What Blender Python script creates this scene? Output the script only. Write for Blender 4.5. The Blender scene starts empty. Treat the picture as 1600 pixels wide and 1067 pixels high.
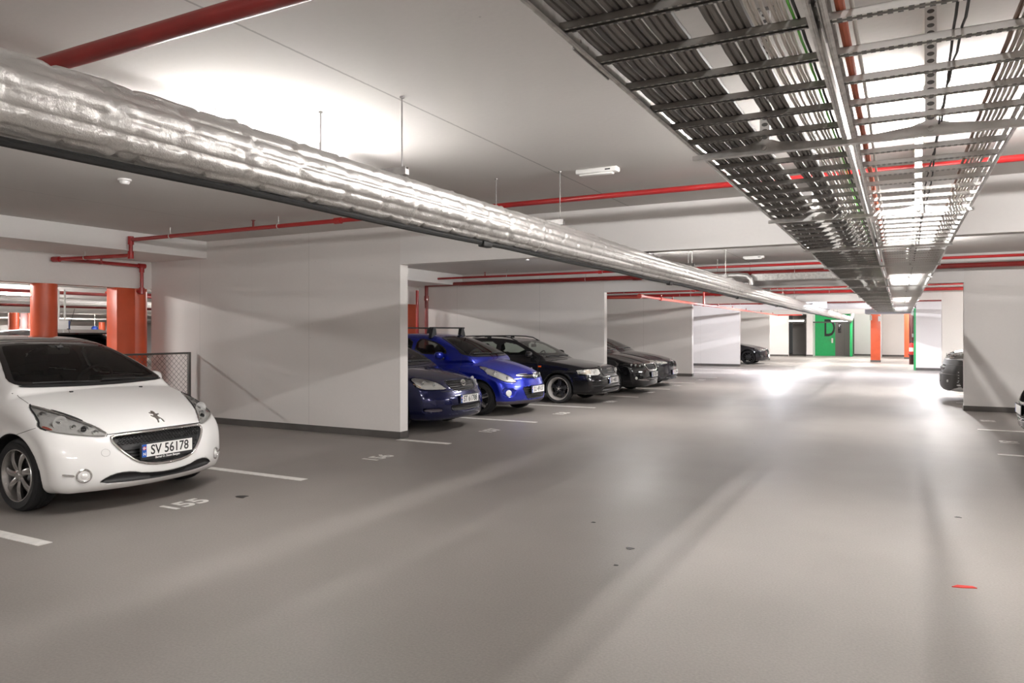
import bpy, bmesh, math, random
import numpy as np
from mathutils import Vector, Matrix
from mathutils.geometry import delaunay_2d_cdt
random.seed(7)
rng = np.random.RandomState(5)
SC = bpy.context.scene
COL = SC.collection
PI = math.pi

# ------------------------------------------------------------------ object helpers
def link(o, parent=None):
    COL.objects.link(o)
    if parent is not None:
        o.parent = parent
    return o
def tag(o, label=None, cat=None, group=None, kind=None):
    if label: o['label'] = label
    if cat: o['category'] = cat
    if group: o['group'] = group
    if kind: o['kind'] = kind
    return o
def empty(name, loc=(0, 0, 0), rz=0, parent=None):
    o = bpy.data.objects.new(name, None)
    o.empty_display_size = .1
    o.location = loc; o.rotation_euler = (0, 0, rz)
    return link(o, parent)
def mesh_obj(name, verts, faces, mats, parent=None, smooth=True, normals=None, fmat=None, loc=None):
    me = bpy.data.meshes.new(name)
    V = np.asarray(verts, dtype=float)
    me.from_pydata(V.tolist(), [], [list(map(int, f)) for f in faces] if not isinstance(faces, list) else faces)
    if not isinstance(mats, (list, tuple)): mats = [mats]
    for m in mats: me.materials.append(m)
    if fmat is not None: me.polygons.foreach_set('material_index', np.asarray(fmat, dtype=np.int32))
    me.polygons.foreach_set('use_smooth', np.full(len(me.polygons), bool(smooth)))
    if normals is not None:
        N = np.asarray(normals, dtype=float)
        me.normals_split_custom_set_from_vertices(N.tolist())
    me.update()
    o = bpy.data.objects.new(name, me)
    if loc is not None: o.location = loc
    return link(o, parent)
def copy_tree(o, parent=None):
    c = o.copy(); COL.objects.link(c)
    if parent is not None: c.parent = parent
    for ch in list(o.children):
        copy_tree(ch, c)
    return c

class MB:
    """collects simple solids for ONE mesh"""
    def __init__(s): s.v = []; s.f = []; s.m = []; s.sm = []
    def add(s, V, F, mi=0, smooth=False):
        b = len(s.v)
        s.v += [tuple(p) for p in V]
        s.f += [[i + b for i in f] for f in F]
        s.m += [mi] * len(F); s.sm += [smooth] * len(F)
        return s
    def box(s, x0, x1, y0, y1, z0, z1, mi=0, M=None):
        V = [(x, y, z) for z in (z0, z1) for y in (y0, y1) for x in (x0, x1)]
        if M is not None: V = [tuple(M @ Vector(p)) for p in V]
        return s.add(V, [[0, 2, 3, 1], [4, 5, 7, 6], [0, 1, 5, 4], [2, 6, 7, 3], [0, 4, 6, 2], [1, 3, 7, 5]], mi)
    def rbox(s, x0, x1, y0, y1, z0, z1, r=.02, seg=3, mi=0, M=None):
        bm = bmesh.new()
        bmesh.ops.create_cube(bm, size=1)
        for v in bm.verts:
            v.co = Vector((x0 + (v.co.x + .5) * (x1 - x0), y0 + (v.co.y + .5) * (y1 - y0), z0 + (v.co.z + .5) * (z1 - z0)))
        r = min(r, .49 * min(x1 - x0, y1 - y0, z1 - z0))
        bmesh.ops.bevel(bm, geom=bm.edges[:], offset=r, segments=seg, affect='EDGES', profile=.5)
        V = [v.co.copy() for v in bm.verts]
        if M is not None: V = [M @ p for p in V]
        bm.verts.index_update()
        F = [[v.index for v in f.verts] for f in bm.faces]
        bm.free()
        return s.add(V, F, mi, True)
    def tube(s, pts, r, n=10, mi=0, cap=True, closed=False):
        P = [Vector(p) for p in pts]; rs = r if isinstance(r, (list, tuple)) else [r] * len(P)
        V = []; F = []; up = None
        N = len(P)
        for i, p in enumerate(P):
            a = P[(i - 1) % N] if (closed or i > 0) else P[i]
            b = P[(i + 1) % N] if (closed or i < N - 1) else P[i]
            t = (b - a)
            if t.length < 1e-9: t = Vector((0, 0, 1))
            t.normalize()
            if up is None:
                up = Vector((0, 0, 1)) if abs(t.z) < .9 else Vector((1, 0, 0))
            u = up - t * up.dot(t)
            if u.length < 1e-5: u = t.orthogonal()
            u.normalize(); w = t.cross(u); up = u
            for k in range(n):
                an = 2 * PI * k / n
                V.append(p + (u * math.cos(an) + w * math.sin(an)) * rs[i])
        rings = N if closed else N - 1
        for i in range(rings):
            j = (i + 1) % N
            for k in range(n):
                l = (k + 1) % n
                F.append([i * n + k, i * n + l, j * n + l, j * n + k])
        if cap and not closed:
            F.append([k for k in range(n)][::-1]); F.append([(N - 1) * n + k for k in range(n)])
        return s.add(V, F, mi, True)
    def cyl(s, a, b, r, n=16, mi=0): return s.tube([a, b], r, n, mi)
    def lathe(s, prof, origin=(0, 0, 0), axis='y', n=48, mi=0, closed=False):
        """prof: (radius, along) ; along the given axis"""
        V = []; F = []; o = Vector(origin)
        for (r, t) in prof:
            for k in range(n):
                a = 2 * PI * k / n
                c, d = r * math.cos(a), r * math.sin(a)
                V.append(o + Vector({'y': (c, t, d), 'x': (t, c, d), 'z': (c, d, t)}[axis]))
        m = len(prof)
        for i in range(m if closed else m - 1):
            j = (i + 1) % m
            for k in range(n):
                l = (k + 1) % n
                F.append([i * n + k, j * n + k, j * n + l, i * n + l])
        return s.add(V, F, mi, True)
    def prism(s, poly, h0, h1, axis='z', mi=0, M=None, smooth=False):
        """poly 2D extruded along axis ; axis z:(x,y) x:(y,z) y:(x,z)"""
        n = len(poly)
        mk = {'z': lambda p, h: (p[0], p[1], h), 'x': lambda p, h: (h, p[0], p[1]), 'y': lambda p, h: (p[0], h, p[1])}[axis]
        V = [mk(p, h0) for p in poly] + [mk(p, h1) for p in poly]
        if M is not None: V = [tuple(M @ Vector(p)) for p in V]
        F = [list(range(n))[::-1], list(range(n, 2 * n))] + [[i, (i + 1) % n, n + (i + 1) % n, n + i] for i in range(n)]
        return s.add(V, F, mi, smooth)
    def build(s, name, mats, parent=None, loc=None, auto=True):
        me = bpy.data.meshes.new(name)
        me.from_pydata([tuple(v) for v in s.v], [], s.f)
        if not isinstance(mats, (list, tuple)): mats = [mats]
        for m in mats: me.materials.append(m)
        me.polygons.foreach_set('material_index', np.array(s.m, dtype=np.int32))
        me.polygons.foreach_set('use_smooth', np.array(s.sm, dtype=bool))
        bm = bmesh.new(); bm.from_mesh(me)
        bmesh.ops.recalc_face_normals(bm, faces=bm.faces[:])
        for e in bm.edges:
            if len(e.link_faces) == 2 and e.calc_face_angle(0) > math.radians(38): e.smooth = False
        bm.to_mesh(me); bm.free()
        o = bpy.data.objects.new(name, me)
        if loc is not None: o.location = loc
        return link(o, parent)

# ------------------------------------------------------------------ materials
def new_mat(name):
    m = bpy.data.materials.new(name); m.use_nodes = True
    nt = m.node_tree; b = nt.nodes['Principled BSDF']
    return m, nt, b
def mat(name, col, rough=.5, metal=0, coat=0, spec=.5, em=None, ems=0, alpha=None, trans=0, ior=None, noise=0, nscale=8, bump=0, bscale=60, coatr=.03):
    m, nt, b = new_mat(name)
    b.inputs['Base Color'].default_value = (*col, 1)
    b.inputs['Roughness'].default_value = rough
    b.inputs['Metallic'].default_value = metal
    b.inputs['Coat Weight'].default_value = coat
    b.inputs['Coat Roughness'].default_value = coatr
    b.inputs['Specular IOR Level'].default_value = spec
    if em: b.inputs['Emission Color'].default_value = (*em, 1); b.inputs['Emission Strength'].default_value = ems
    if trans: b.inputs['Transmission Weight'].default_value = trans
    if ior: b.inputs['IOR'].default_value = ior
    if alpha is not None: b.inputs['Alpha'].default_value = alpha
    tc = nt.nodes.new('ShaderNodeTexCoord')
    if noise:
        n = nt.nodes.new('ShaderNodeTexNoise'); n.inputs['Scale'].default_value = nscale; n.inputs['Detail'].default_value = 6
        nt.links.new(tc.outputs['Object'], n.inputs['Vector'])
        r = nt.nodes.new('ShaderNodeMapRange'); r.inputs[1].default_value = .3; r.inputs[2].default_value = .7
        r.inputs[3].default_value = 1 - noise; r.inputs[4].default_value = 1 + noise
        nt.links.new(n.outputs[0], r.inputs[0])
        mx = nt.nodes.new('ShaderNodeVectorMath'); mx.operation = 'SCALE'
        mx.inputs[0].default_value = col; nt.links.new(r.outputs[0], mx.inputs['Scale'])
        nt.links.new(mx.outputs[0], b.inputs['Base Color'])
    if bump:
        n = nt.nodes.new('ShaderNodeTexNoise'); n.inputs['Scale'].default_value = bscale; n.inputs['Detail'].default_value = 4
        nt.links.new(tc.outputs['Object'], n.inputs['Vector'])
        bp = nt.nodes.new('ShaderNodeBump'); bp.inputs['Strength'].default_value = bump; bp.inputs['Distance'].default_value = .01
        nt.links.new(n.outputs[0], bp.inputs['Height']); nt.links.new(bp.outputs[0], b.inputs['Normal'])
    return m
def node(nt, t, **kw):
    n = nt.nodes.new('ShaderNode' + t)
    for k, v in kw.items():
        if k.startswith('i'): n.inputs[int(k[1:])].default_value = v
        else: setattr(n, k, v)
    return n
def mth(nt, op, a, b=None, c=None):
    n = nt.nodes.new('ShaderNodeMath'); n.operation = op
    for i, v in enumerate((a, b, c)):
        if v is None: continue
        if isinstance(v, (int, float)): n.inputs[i].default_value = v
        else: nt.links.new(v, n.inputs[i])
    return n.outputs[0]

M_TIRE = mat('tire_rubber', (.012, .012, .013), .75, bump=.15, bscale=90)
M_DARK = mat('dark_plastic', (.012, .012, .013), .55)
M_GLOSSBLK = mat('gloss_black', (.006, .006, .007), .08, coat=.6)
M_CHROME = mat('chrome', (.82, .81, .8), .12, 1)
M_ALLOY = mat('alloy', (.52, .51, .5), .25, 1)
M_ALLOYD = mat('alloy_dark', (.06, .06, .065), .3, .8)
M_FRIT = mat('glass_frit', (.006, .006, .007), .06, coat=.5)
M_SEAT = mat('seat_fabric', (.02, .02, .022), .9, bump=.1)
M_PLATE = mat('plate_white', (.8, .79, .77), .45)
M_PLATEBLUE = mat('plate_blue', (.01, .09, .42), .5)
M_RED = mat('signal_red', (.6, .02, .02), .3, coat=.5)
M_AMBER = mat('amber_lens', (.85, .13, .02), .2, coat=.5)
M_BLACKINK = mat('black_ink', (.01, .01, .01), .6)
M_WHITEINK = mat('white_ink', (.75, .74, .72), .6)
def glass_mat(name, tint, refl=.10):
    m = bpy.data.materials.new(name); m.use_nodes = True; nt = m.node_tree
    nt.nodes.remove(nt.nodes['Principled BSDF'])
    out = nt.nodes['Material Output']
    t = node(nt, 'BsdfTransparent'); t.inputs[0].default_value = (*tint, 1)
    g = node(nt, 'BsdfGlossy'); g.inputs['Roughness'].default_value = .015; g.inputs[0].default_value = (.9, .9, .9, 1)
    fr = node(nt, 'Fresnel'); fr.inputs[0].default_value = 1.42
    mx = node(nt, 'MixShader'); nt.links.new(fr.outputs[0], mx.inputs[0])
    nt.links.new(t.outputs[0], mx.inputs[1]); nt.links.new(g.outputs[0], mx.inputs[2])
    nt.links.new(mx.outputs[0], out.inputs[0])
    return m
M_GLASS = glass_mat('car_glass', (.42, .45, .44))
M_GLASSCLR = glass_mat('car_glass_clear', (.72, .78, .74))
M_LENS = glass_mat('lens_clear', (.92, .92, .92))
M_REFL = mat('reflector', (.95, .94, .92), .2, .3)

def paint(name, col, wheels, Ra, coat=1, metal=0, rough=.35, zskirt=None, skirtcol=(.02, .02, .02), dark=(.008, .008, .008), spec=.5):
    """body paint; wheel housings (inside the arch radius) and the lowest skirt are dark plastic"""
    m, nt, b = new_mat(name)
    tc = node(nt, 'TexCoord'); sp = node(nt, 'SeparateXYZ'); nt.links.new(tc.outputs['Object'], sp.inputs[0])
    mask = None
    for (wx, wz) in wheels:
        dx = mth(nt, 'SUBTRACT', sp.outputs[0], wx); dz = mth(nt, 'SUBTRACT', sp.outputs[2], wz)
        d = mth(nt, 'SQRT', mth(nt, 'ADD', mth(nt, 'MULTIPLY', dx, dx), mth(nt, 'MULTIPLY', dz, dz)))
        k = mth(nt, 'LESS_THAN', d, Ra + .009)
        mask = k if mask is None else mth(nt, 'MAXIMUM', mask, k)
    under = mth(nt, 'LESS_THAN', sp.outputs[2], .165); mask = mth(nt, 'MAXIMUM', mask, under)
    col_in = None
    mx = node(nt, 'MixRGB'); mx.inputs[1].default_value = (*col, 1); mx.inputs[2].default_value = (*dark, 1)
    nt.links.new(mask, mx.inputs[0]); cur = mx.outputs[0]; dm = mask
    if zskirt:
        k = mth(nt, 'LESS_THAN', sp.outputs[2], zskirt)
        m2 = node(nt, 'MixRGB'); m2.inputs[1].default_value = (*skirtcol, 1)
        mx2 = node(nt, 'MixRGB'); nt.links.new(cur, mx2.inputs[1]); mx2.inputs[2].default_value = (*skirtcol, 1)
        kk = mth(nt, 'MULTIPLY', k, mth(nt, 'SUBTRACT', 1, mask))
        nt.links.new(kk, mx2.inputs[0]); cur = mx2.outputs[0]
        dm = mth(nt, 'MAXIMUM', mask, k)
    nt.links.new(cur, b.inputs['Base Color'])
    inv = mth(nt, 'SUBTRACT', 1, dm)
    nt.links.new(mth(nt, 'MULTIPLY', inv, coat), b.inputs['Coat Weight'])
    nt.links.new(mth(nt, 'MULTIPLY', inv, metal), b.inputs['Metallic'])
    nt.links.new(mth(nt, 'ADD', mth(nt, 'MULTIPLY', inv, rough - .6), .6), b.inputs['Roughness'])
    b.inputs['Coat Roughness'].default_value = .03
    b.inputs['Specular IOR Level'].default_value = spec
    return m
# ------------------------------------------------------------------ smooth solids for the car bodies
def chaikin(P, it=2, closed=True):
    P = np.asarray(P, float)
    for _ in range(it):
        Q = np.roll(P, -1, 0) if closed else P[1:]
        A = P if closed else P[:-1]
        R = np.empty((2 * len(A), 2)); R[0::2] = .75 * A + .25 * Q; R[1::2] = .25 * A + .75 * Q
        if not closed: R = np.vstack([P[:1], R, P[-1:]])
        P = R
    return P
def poly_sdf(P, X, Y):
    """signed distance (negative inside) of points to a closed polygon"""
    P = np.asarray(P, float); d2 = np.full(X.shape, 1e9); ins = np.zeros(X.shape, bool)
    for (ax, ay), (bx, by) in zip(P, np.roll(P, -1, 0)):
        ex, ey = bx - ax, by - ay
        L = ex * ex + ey * ey + 1e-12
        wx, wy = X - ax, Y - ay
        t = np.clip((wx * ex + wy * ey) / L, 0, 1)
        dx, dy = wx - ex * t, wy - ey * t
        np.minimum(d2, dx * dx + dy * dy, out=d2)
        c = (ay > Y) != (by > Y)
        ins ^= c & (X < ex * (Y - ay) / (by - ay + 1e-12) + ax)
    d = np.sqrt(d2)
    return np.where(ins, -d, d)
class Prof:
    """2D profile sdf tabulated on a grid"""
    def __init__(s, P, it=2, h=.012, pad=.4):
        P = chaikin(P, it); s.P = P
        s.x0, s.y0 = P[:, 0].min() - pad, P[:, 1].min() - pad
        nx = int((P[:, 0].max() + pad - s.x0) / h) + 2; ny = int((P[:, 1].max() + pad - s.y0) / h) + 2
        X, Y = np.meshgrid(s.x0 + h * np.arange(nx), s.y0 + h * np.arange(ny), indexing='ij')
        s.h = h; s.T = poly_sdf(P, X, Y); s.nx, s.ny = nx, ny
    def __call__(s, x, y):
        u = np.clip((x - s.x0) / s.h, 0, s.nx - 1.001); v = np.clip((y - s.y0) / s.h, 0, s.ny - 1.001)
        i = u.astype(int); j = v.astype(int); u = u - i; v = v - j
        T = s.T
        return (T[i, j] * (1 - u) + T[i + 1, j] * u) * (1 - v) + (T[i, j + 1] * (1 - u) + T[i + 1, j + 1] * u) * v
def smax(a, b, k):
    h = np.maximum(k - np.abs(a - b), 0) / k
    return np.maximum(a, b) + h * h * k * .25
def smin(a, b, k): return -smax(-a, -b, k)
def sstep(x, a, b):
    t = np.clip((x - a) / (b - a), 0, 1); return t * t * (3 - 2 * t)
class Curve1:
    """smooth 1D interpolation through points"""
    def __init__(s, pts):
        P = sorted(pts); X = np.array([p[0] for p in P]); Y = np.array([p[1] for p in P])
        n = len(X); m = np.zeros(n)
        d = np.diff(Y) / np.diff(X)
        for i in range(1, n - 1): m[i] = 0 if d[i - 1] * d[i] <= 0 else 2 * d[i - 1] * d[i] / (d[i - 1] + d[i])
        m[0] = d[0]; m[-1] = d[-1]
        s.t = np.linspace(X[0], X[-1], 400); k = np.clip(np.searchsorted(X, s.t) - 1, 0, n - 2)
        h = X[k + 1] - X[k]; u = (s.t - X[k]) / h
        s.v = (2 * u**3 - 3 * u**2 + 1) * Y[k] + (u**3 - 2 * u**2 + u) * h * m[k] + (-2 * u**3 + 3 * u**2) * Y[k + 1] + (u**3 - u**2) * h * m[k + 1]
    def __call__(s, x): return np.interp(x, s.t, s.v)

class CarForm:
    def __init__(s, S):
        s.S = S
        s.side = Prof(S['side'], S.get('side_it', 2)); s.gh = Prof(S['gh'], S.get('gh_it', 2))
        s.plan = Curve1(S['plan']); s.tuck = Curve1(S['tuck'])
        s.gplan = Curve1(S['gplan']); s.gtuck = Curve1(S['gtuck'])
        s.W = S['W']; s.rec = []
        for r in S.get('recess', []):
            s.rec.append((r[0], Prof(r[1], r[3] if len(r) > 3 else 1, .008, .12), r[2], r[1]))
        s.cr = [(Curve1(c[0]),) + tuple(c[1:]) for c in S.get('crease', [])]
    def f0(s, x, y, z):
        S = s.S; ay = np.abs(y); q = ay / s.W
        wf = sstep(x, S.get('nf', -1.1), -.1); wr = 1 - sstep(x, -S['L'] + .1, -S['L'] + 1.1)
        q2 = np.minimum(q, 1.15)
        off = S['nose'][0] * q2**S['nose'][1] * wf - S['tail'][0] * q2**S['tail'][1] * wr
        cz = S['crown'] * q2**2 * sstep(z, .45, .75)
        for (c0, c1, ce, cw, cd) in S.get('hoodline', []):   # raised longitudinal hood creases
            cz = cz - cd * sstep(ay, c0 - cw, c0 + cw) * sstep(x, -1.2, -.3) * (1 - sstep(ay, c1, ce))
        fp = s.side(x + off, z + cz)
        fw = ay - (s.plan(x) - s.tuck(z))
        for (cu, amp, wd, x0, x1) in s.cr:
            zc = z - cu(x)
            fw = fw - amp * np.exp(-(zc / wd)**2) * sstep(x, x0, x0 + .3) * (1 - sstep(x, x1 - .3, x1))
        d = None
        for (wx, wz) in S['wheels']:
            dd = np.sqrt((x - wx)**2 + (z - wz)**2); d = dd if d is None else np.minimum(d, dd)
        fl = S.get('flare', (.012, .06))
        fw = fw - fl[0] * np.exp(-(np.maximum(d - S['Ra'], 0) / fl[1])**2)
        fL = smax(fp, fw, S.get('k', .09))
        wo = S['wind'][0] * q2**S['wind'][1] * sstep(x, -2.6, -1.4) - S['wind'][2] * q2**2 * (1 - sstep(x, -S['L'] + .3, -S['L'] + 1.3))
        fg = s.gh(x + wo, z + S['rcrown'] * q2**2 * sstep(z, 1.1, 1.35))
        fgw = (ay - (s.gplan(x) - s.gtuck(z))) * .93
        fG = smax(fg, fgw, S.get('kg', .07))
        f = smin(fL, fG, S.get('ku', .035))
        arch = np.maximum(d - S['Ra'], (s.plan(x) - .30) - ay)
        return smax(f, -arch, .014)
    def f(s, x, y, z):
        f = s.f0(x, y, z)
        for (ax, pr, dep, _) in s.rec:
            if ax == 'F': m = -pr(np.abs(y), z); m = np.where(x > -1.3, m, -1)
            elif ax == 'C': m = -pr(y, z); m = np.where(x > -1.3, m, -1)
            elif ax == 'S': m = -pr(x, z)
            f = f + dep * sstep(m, -.004, .012)
        return f
    def grad(s, fn, P, e=.003):
        g = np.stack([fn(P[:, 0] + e * (i == 0), P[:, 1] + e * (i == 1), P[:, 2] + e * (i == 2)) -
                      fn(P[:, 0] - e * (i == 0), P[:, 1] - e * (i == 1), P[:, 2] - e * (i == 2)) for i in range(3)], 1) / (2 * e)
        return g
    def snap(s, fn, P, it=4):
        for _ in range(it):
            v = fn(P[:, 0], P[:, 1], P[:, 2]); g = s.grad(fn, P, .002)
            st = (v / np.maximum((g * g).sum(1), .15))[:, None] * g
            l = np.sqrt((st * st).sum(1))[:, None]; st *= np.minimum(1, .02 / np.maximum(l, 1e-9))
            P = P - st
        return P
    def normals(s, fn, P, e=.004):
        g = s.grad(fn, P, e); return g / np.maximum(np.linalg.norm(g, axis=1), 1e-9)[:, None]
    def mesh(s, h):
        S = s.S; fn = s.f
        lo = np.array([-S['L'] - .06, -s.W - .09, .08]); hi = np.array([.09, s.W + .09, S['H'] + .06])
        n = np.ceil((hi - lo) / h).astype(int) + 1
        m = 4; nc = (n + m - 1) // m + 1
        cx = [lo[i] + h * m * np.arange(nc[i]) for i in range(3)]
        X, Y, Z = np.meshgrid(*cx, indexing='ij'); Fc = fn(X, Y, Z)
        F = np.repeat(np.repeat(np.repeat(Fc, m, 0), m, 1), m, 2)[:n[0], :n[1], :n[2]].copy()
        near = np.abs(Fc) < h * m * 2.4 + .03
        nr = np.repeat(np.repeat(np.repeat(near, m, 0), m, 1), m, 2)[:n[0], :n[1], :n[2]]
        I = np.argwhere(nr); Pf = lo + I * h
        F[nr] = fn(Pf[:, 0], Pf[:, 1], Pf[:, 2])
        neg = F < 0
        # surface nets
        c = neg[:-1, :-1, :-1].astype(np.int8)
        tot = np.zeros(c.shape, np.int8); acc = np.zeros(c.shape + (3,), np.float32); cnt = np.zeros(c.shape, np.float32)
        for dx in (0, 1):
            for dy in (0, 1):
                for dz in (0, 1):
                    tot += neg[dx:n[0] - 1 + dx, dy:n[1] - 1 + dy, dz:n[2] - 1 + dz]
        act = (tot > 0) & (tot < 8)
        idx = np.full(act.shape, -1, np.int64); A = np.argwhere(act); idx[act] = np.arange(len(A))
        vs = np.zeros((len(A), 3)); vc = np.zeros(len(A))
        corners = [(a, b, c_) for a in (0, 1) for b in (0, 1) for c_ in (0, 1)]
        for p in corners:
            for ax in range(3):
                if p[ax] == 1: continue
                q = list(p); q[ax] = 1
                fa = F[A[:, 0] + p[0], A[:, 1] + p[1], A[:, 2] + p[2]]; fb = F[A[:, 0] + q[0], A[:, 1] + q[1], A[:, 2] + q[2]]
                cr = (fa < 0) != (fb < 0)
                t = np.where(cr, fa / np.where(fa == fb, 1, fa - fb), 0)
                pt = np.tile(np.array(p, float), (len(A), 1)); pt[:, ax] = t
                vs += pt * cr[:, None]; vc += cr
        V = lo + (A + vs / vc[:, None]) * h
        quads = []
        for ax in range(3):
            sl0 = [slice(1, n[i] - 1) for i in range(3)]; sl1 = [slice(1, n[i] - 1) for i in range(3)]
            sl0[ax] = slice(0, n[ax] - 1); sl1[ax] = slice(1, n[ax])
            a = neg[tuple(sl0)]; b = neg[tuple(sl1)]
            E = np.argwhere(a != b); sgn = a[tuple(E.T)]
            base = E.copy(); 
            for i in range(3):
                if i != ax: base[:, i] += 1
            u, v = [(1, 2), (2, 0), (0, 1)][ax]
            def g(du, dv):
                q = base.copy(); q[:, u] -= du; q[:, v] -= dv
                return idx[q[:, 0], q[:, 1], q[:, 2]]
            Q = np.stack([g(1, 1), g(0, 1), g(0, 0), g(1, 0)], 1)
            Q[~sgn] = Q[~sgn][:, ::-1]
            quads.append(Q)
        Q = np.vstack(quads)
        V = s.snap(fn, V, 5)
        return V, Q
    # ---- projection of flat outlines on the form
    def cast(s, axis, P2, fn, side=1):
        P2 = np.asarray(P2, float); n = len(P2)
        if axis == 'x': st = .35; en = -2.3; mk = lambda t: (t, P2[:, 0], P2[:, 1])
        elif axis == 'r': st = -s.S['L'] - .3; en = -s.S['L'] + 1.6; mk = lambda t: (t, P2[:, 0], P2[:, 1])
        elif axis == 'y': st = 1.15 * side; en = .2 * side; mk = lambda t: (P2[:, 0], t, P2[:, 1])
        elif axis == 'z': st = 1.9; en = .2; mk = lambda t: (P2[:, 0], P2[:, 1], t)
        N = int(abs(en - st) / .012); dt = (en - st) / N
        t = np.full(n, st); done = np.zeros(n, bool); res = np.full(n, en)
        for i in range(N):
            v = fn(*mk(t)); hit = (v < 0) & ~done
            res[hit] = t[hit]; done |= hit
            if done.all(): break
            t = np.where(done, t, t + dt)
        a = res - dt; b = res.copy()
        for _ in range(12):
            c = .5 * (a + b); v = fn(*mk(c)); ins = v < 0
            b = np.where(ins, c, b); a = np.where(ins, a, c)
        return np.stack(mk(b), 1), done
# ------------------------------------------------------------------ car assembly
def densify(P, res):
    out = []
    P = [np.array(p, float) for p in P]
    for a, b in zip(P, P[1:] + P[:1]):
        k = max(1, int(np.ceil(np.linalg.norm(b - a) / res)))
        for i in range(k): out.append(a + (b - a) * i / k)
    return np.array(out)
def orient(P):
    x, y = P[:, 0], P[:, 1]
    return P if (x * np.roll(y, -1) - y * np.roll(x, -1)).sum() > 0 else P[::-1]
def inset_poly(P, m):
    """P dense ccw ; vertices moved inwards"""
    t = np.roll(P, -2, 0) - np.roll(P, 2, 0); t /= np.maximum(np.linalg.norm(t, axis=1), 1e-9)[:, None]
    Q = P + np.stack([-t[:, 1], t[:, 0]], 1) * m
    d = poly_sdf(P, Q[:, 0], Q[:, 1])
    Q = Q[d < -m * .82]
    return Q
def tri_region(outer, res, inner=None):
    lo, hi = outer.min(0), outer.max(0)
    gx = np.arange(lo[0] + res * .5, hi[0], res); gy = np.arange(lo[1] + res * .5, hi[1], res)
    G = np.array([(a + (res * .5 if j % 2 else 0), b) for j, b in enumerate(gy) for a in gx]) if len(gx) and len(gy) else np.zeros((0, 2))
    if len(G):
        G = G[poly_sdf(outer, G[:, 0], G[:, 1]) < -res * .45]
        if inner is not None and len(G): G = G[np.abs(poly_sdf(inner, G[:, 0], G[:, 1])) > res * .3]
    pts = [outer]; n = len(outer)
    edges = [(i, (i + 1) % n) for i in range(n)]
    if inner is not None:
        k = len(inner); pts.append(inner); edges += [(n + i, n + (i + 1) % k) for i in range(k)]
    if len(G): pts.append(G)
    A = np.vstack(pts)
    r = delaunay_2d_cdt([Vector(p) for p in A], edges, [], 1, 1e-6)
    V = np.array([tuple(v) for v in r[0]]); F = [list(f) for f in r[2]]
    F = [f for f in F]
    C = np.array([V[f].mean(0) for f in F])
    keep = poly_sdf(outer, C[:, 0], C[:, 1]) < 0
    F = [f for f, k in zip(F, keep) if k]
    used = sorted({i for f in F for i in f}); mp = {o: i for i, o in enumerate(used)}
    return V[used], [[mp[i] for i in f] for f in F]

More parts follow.
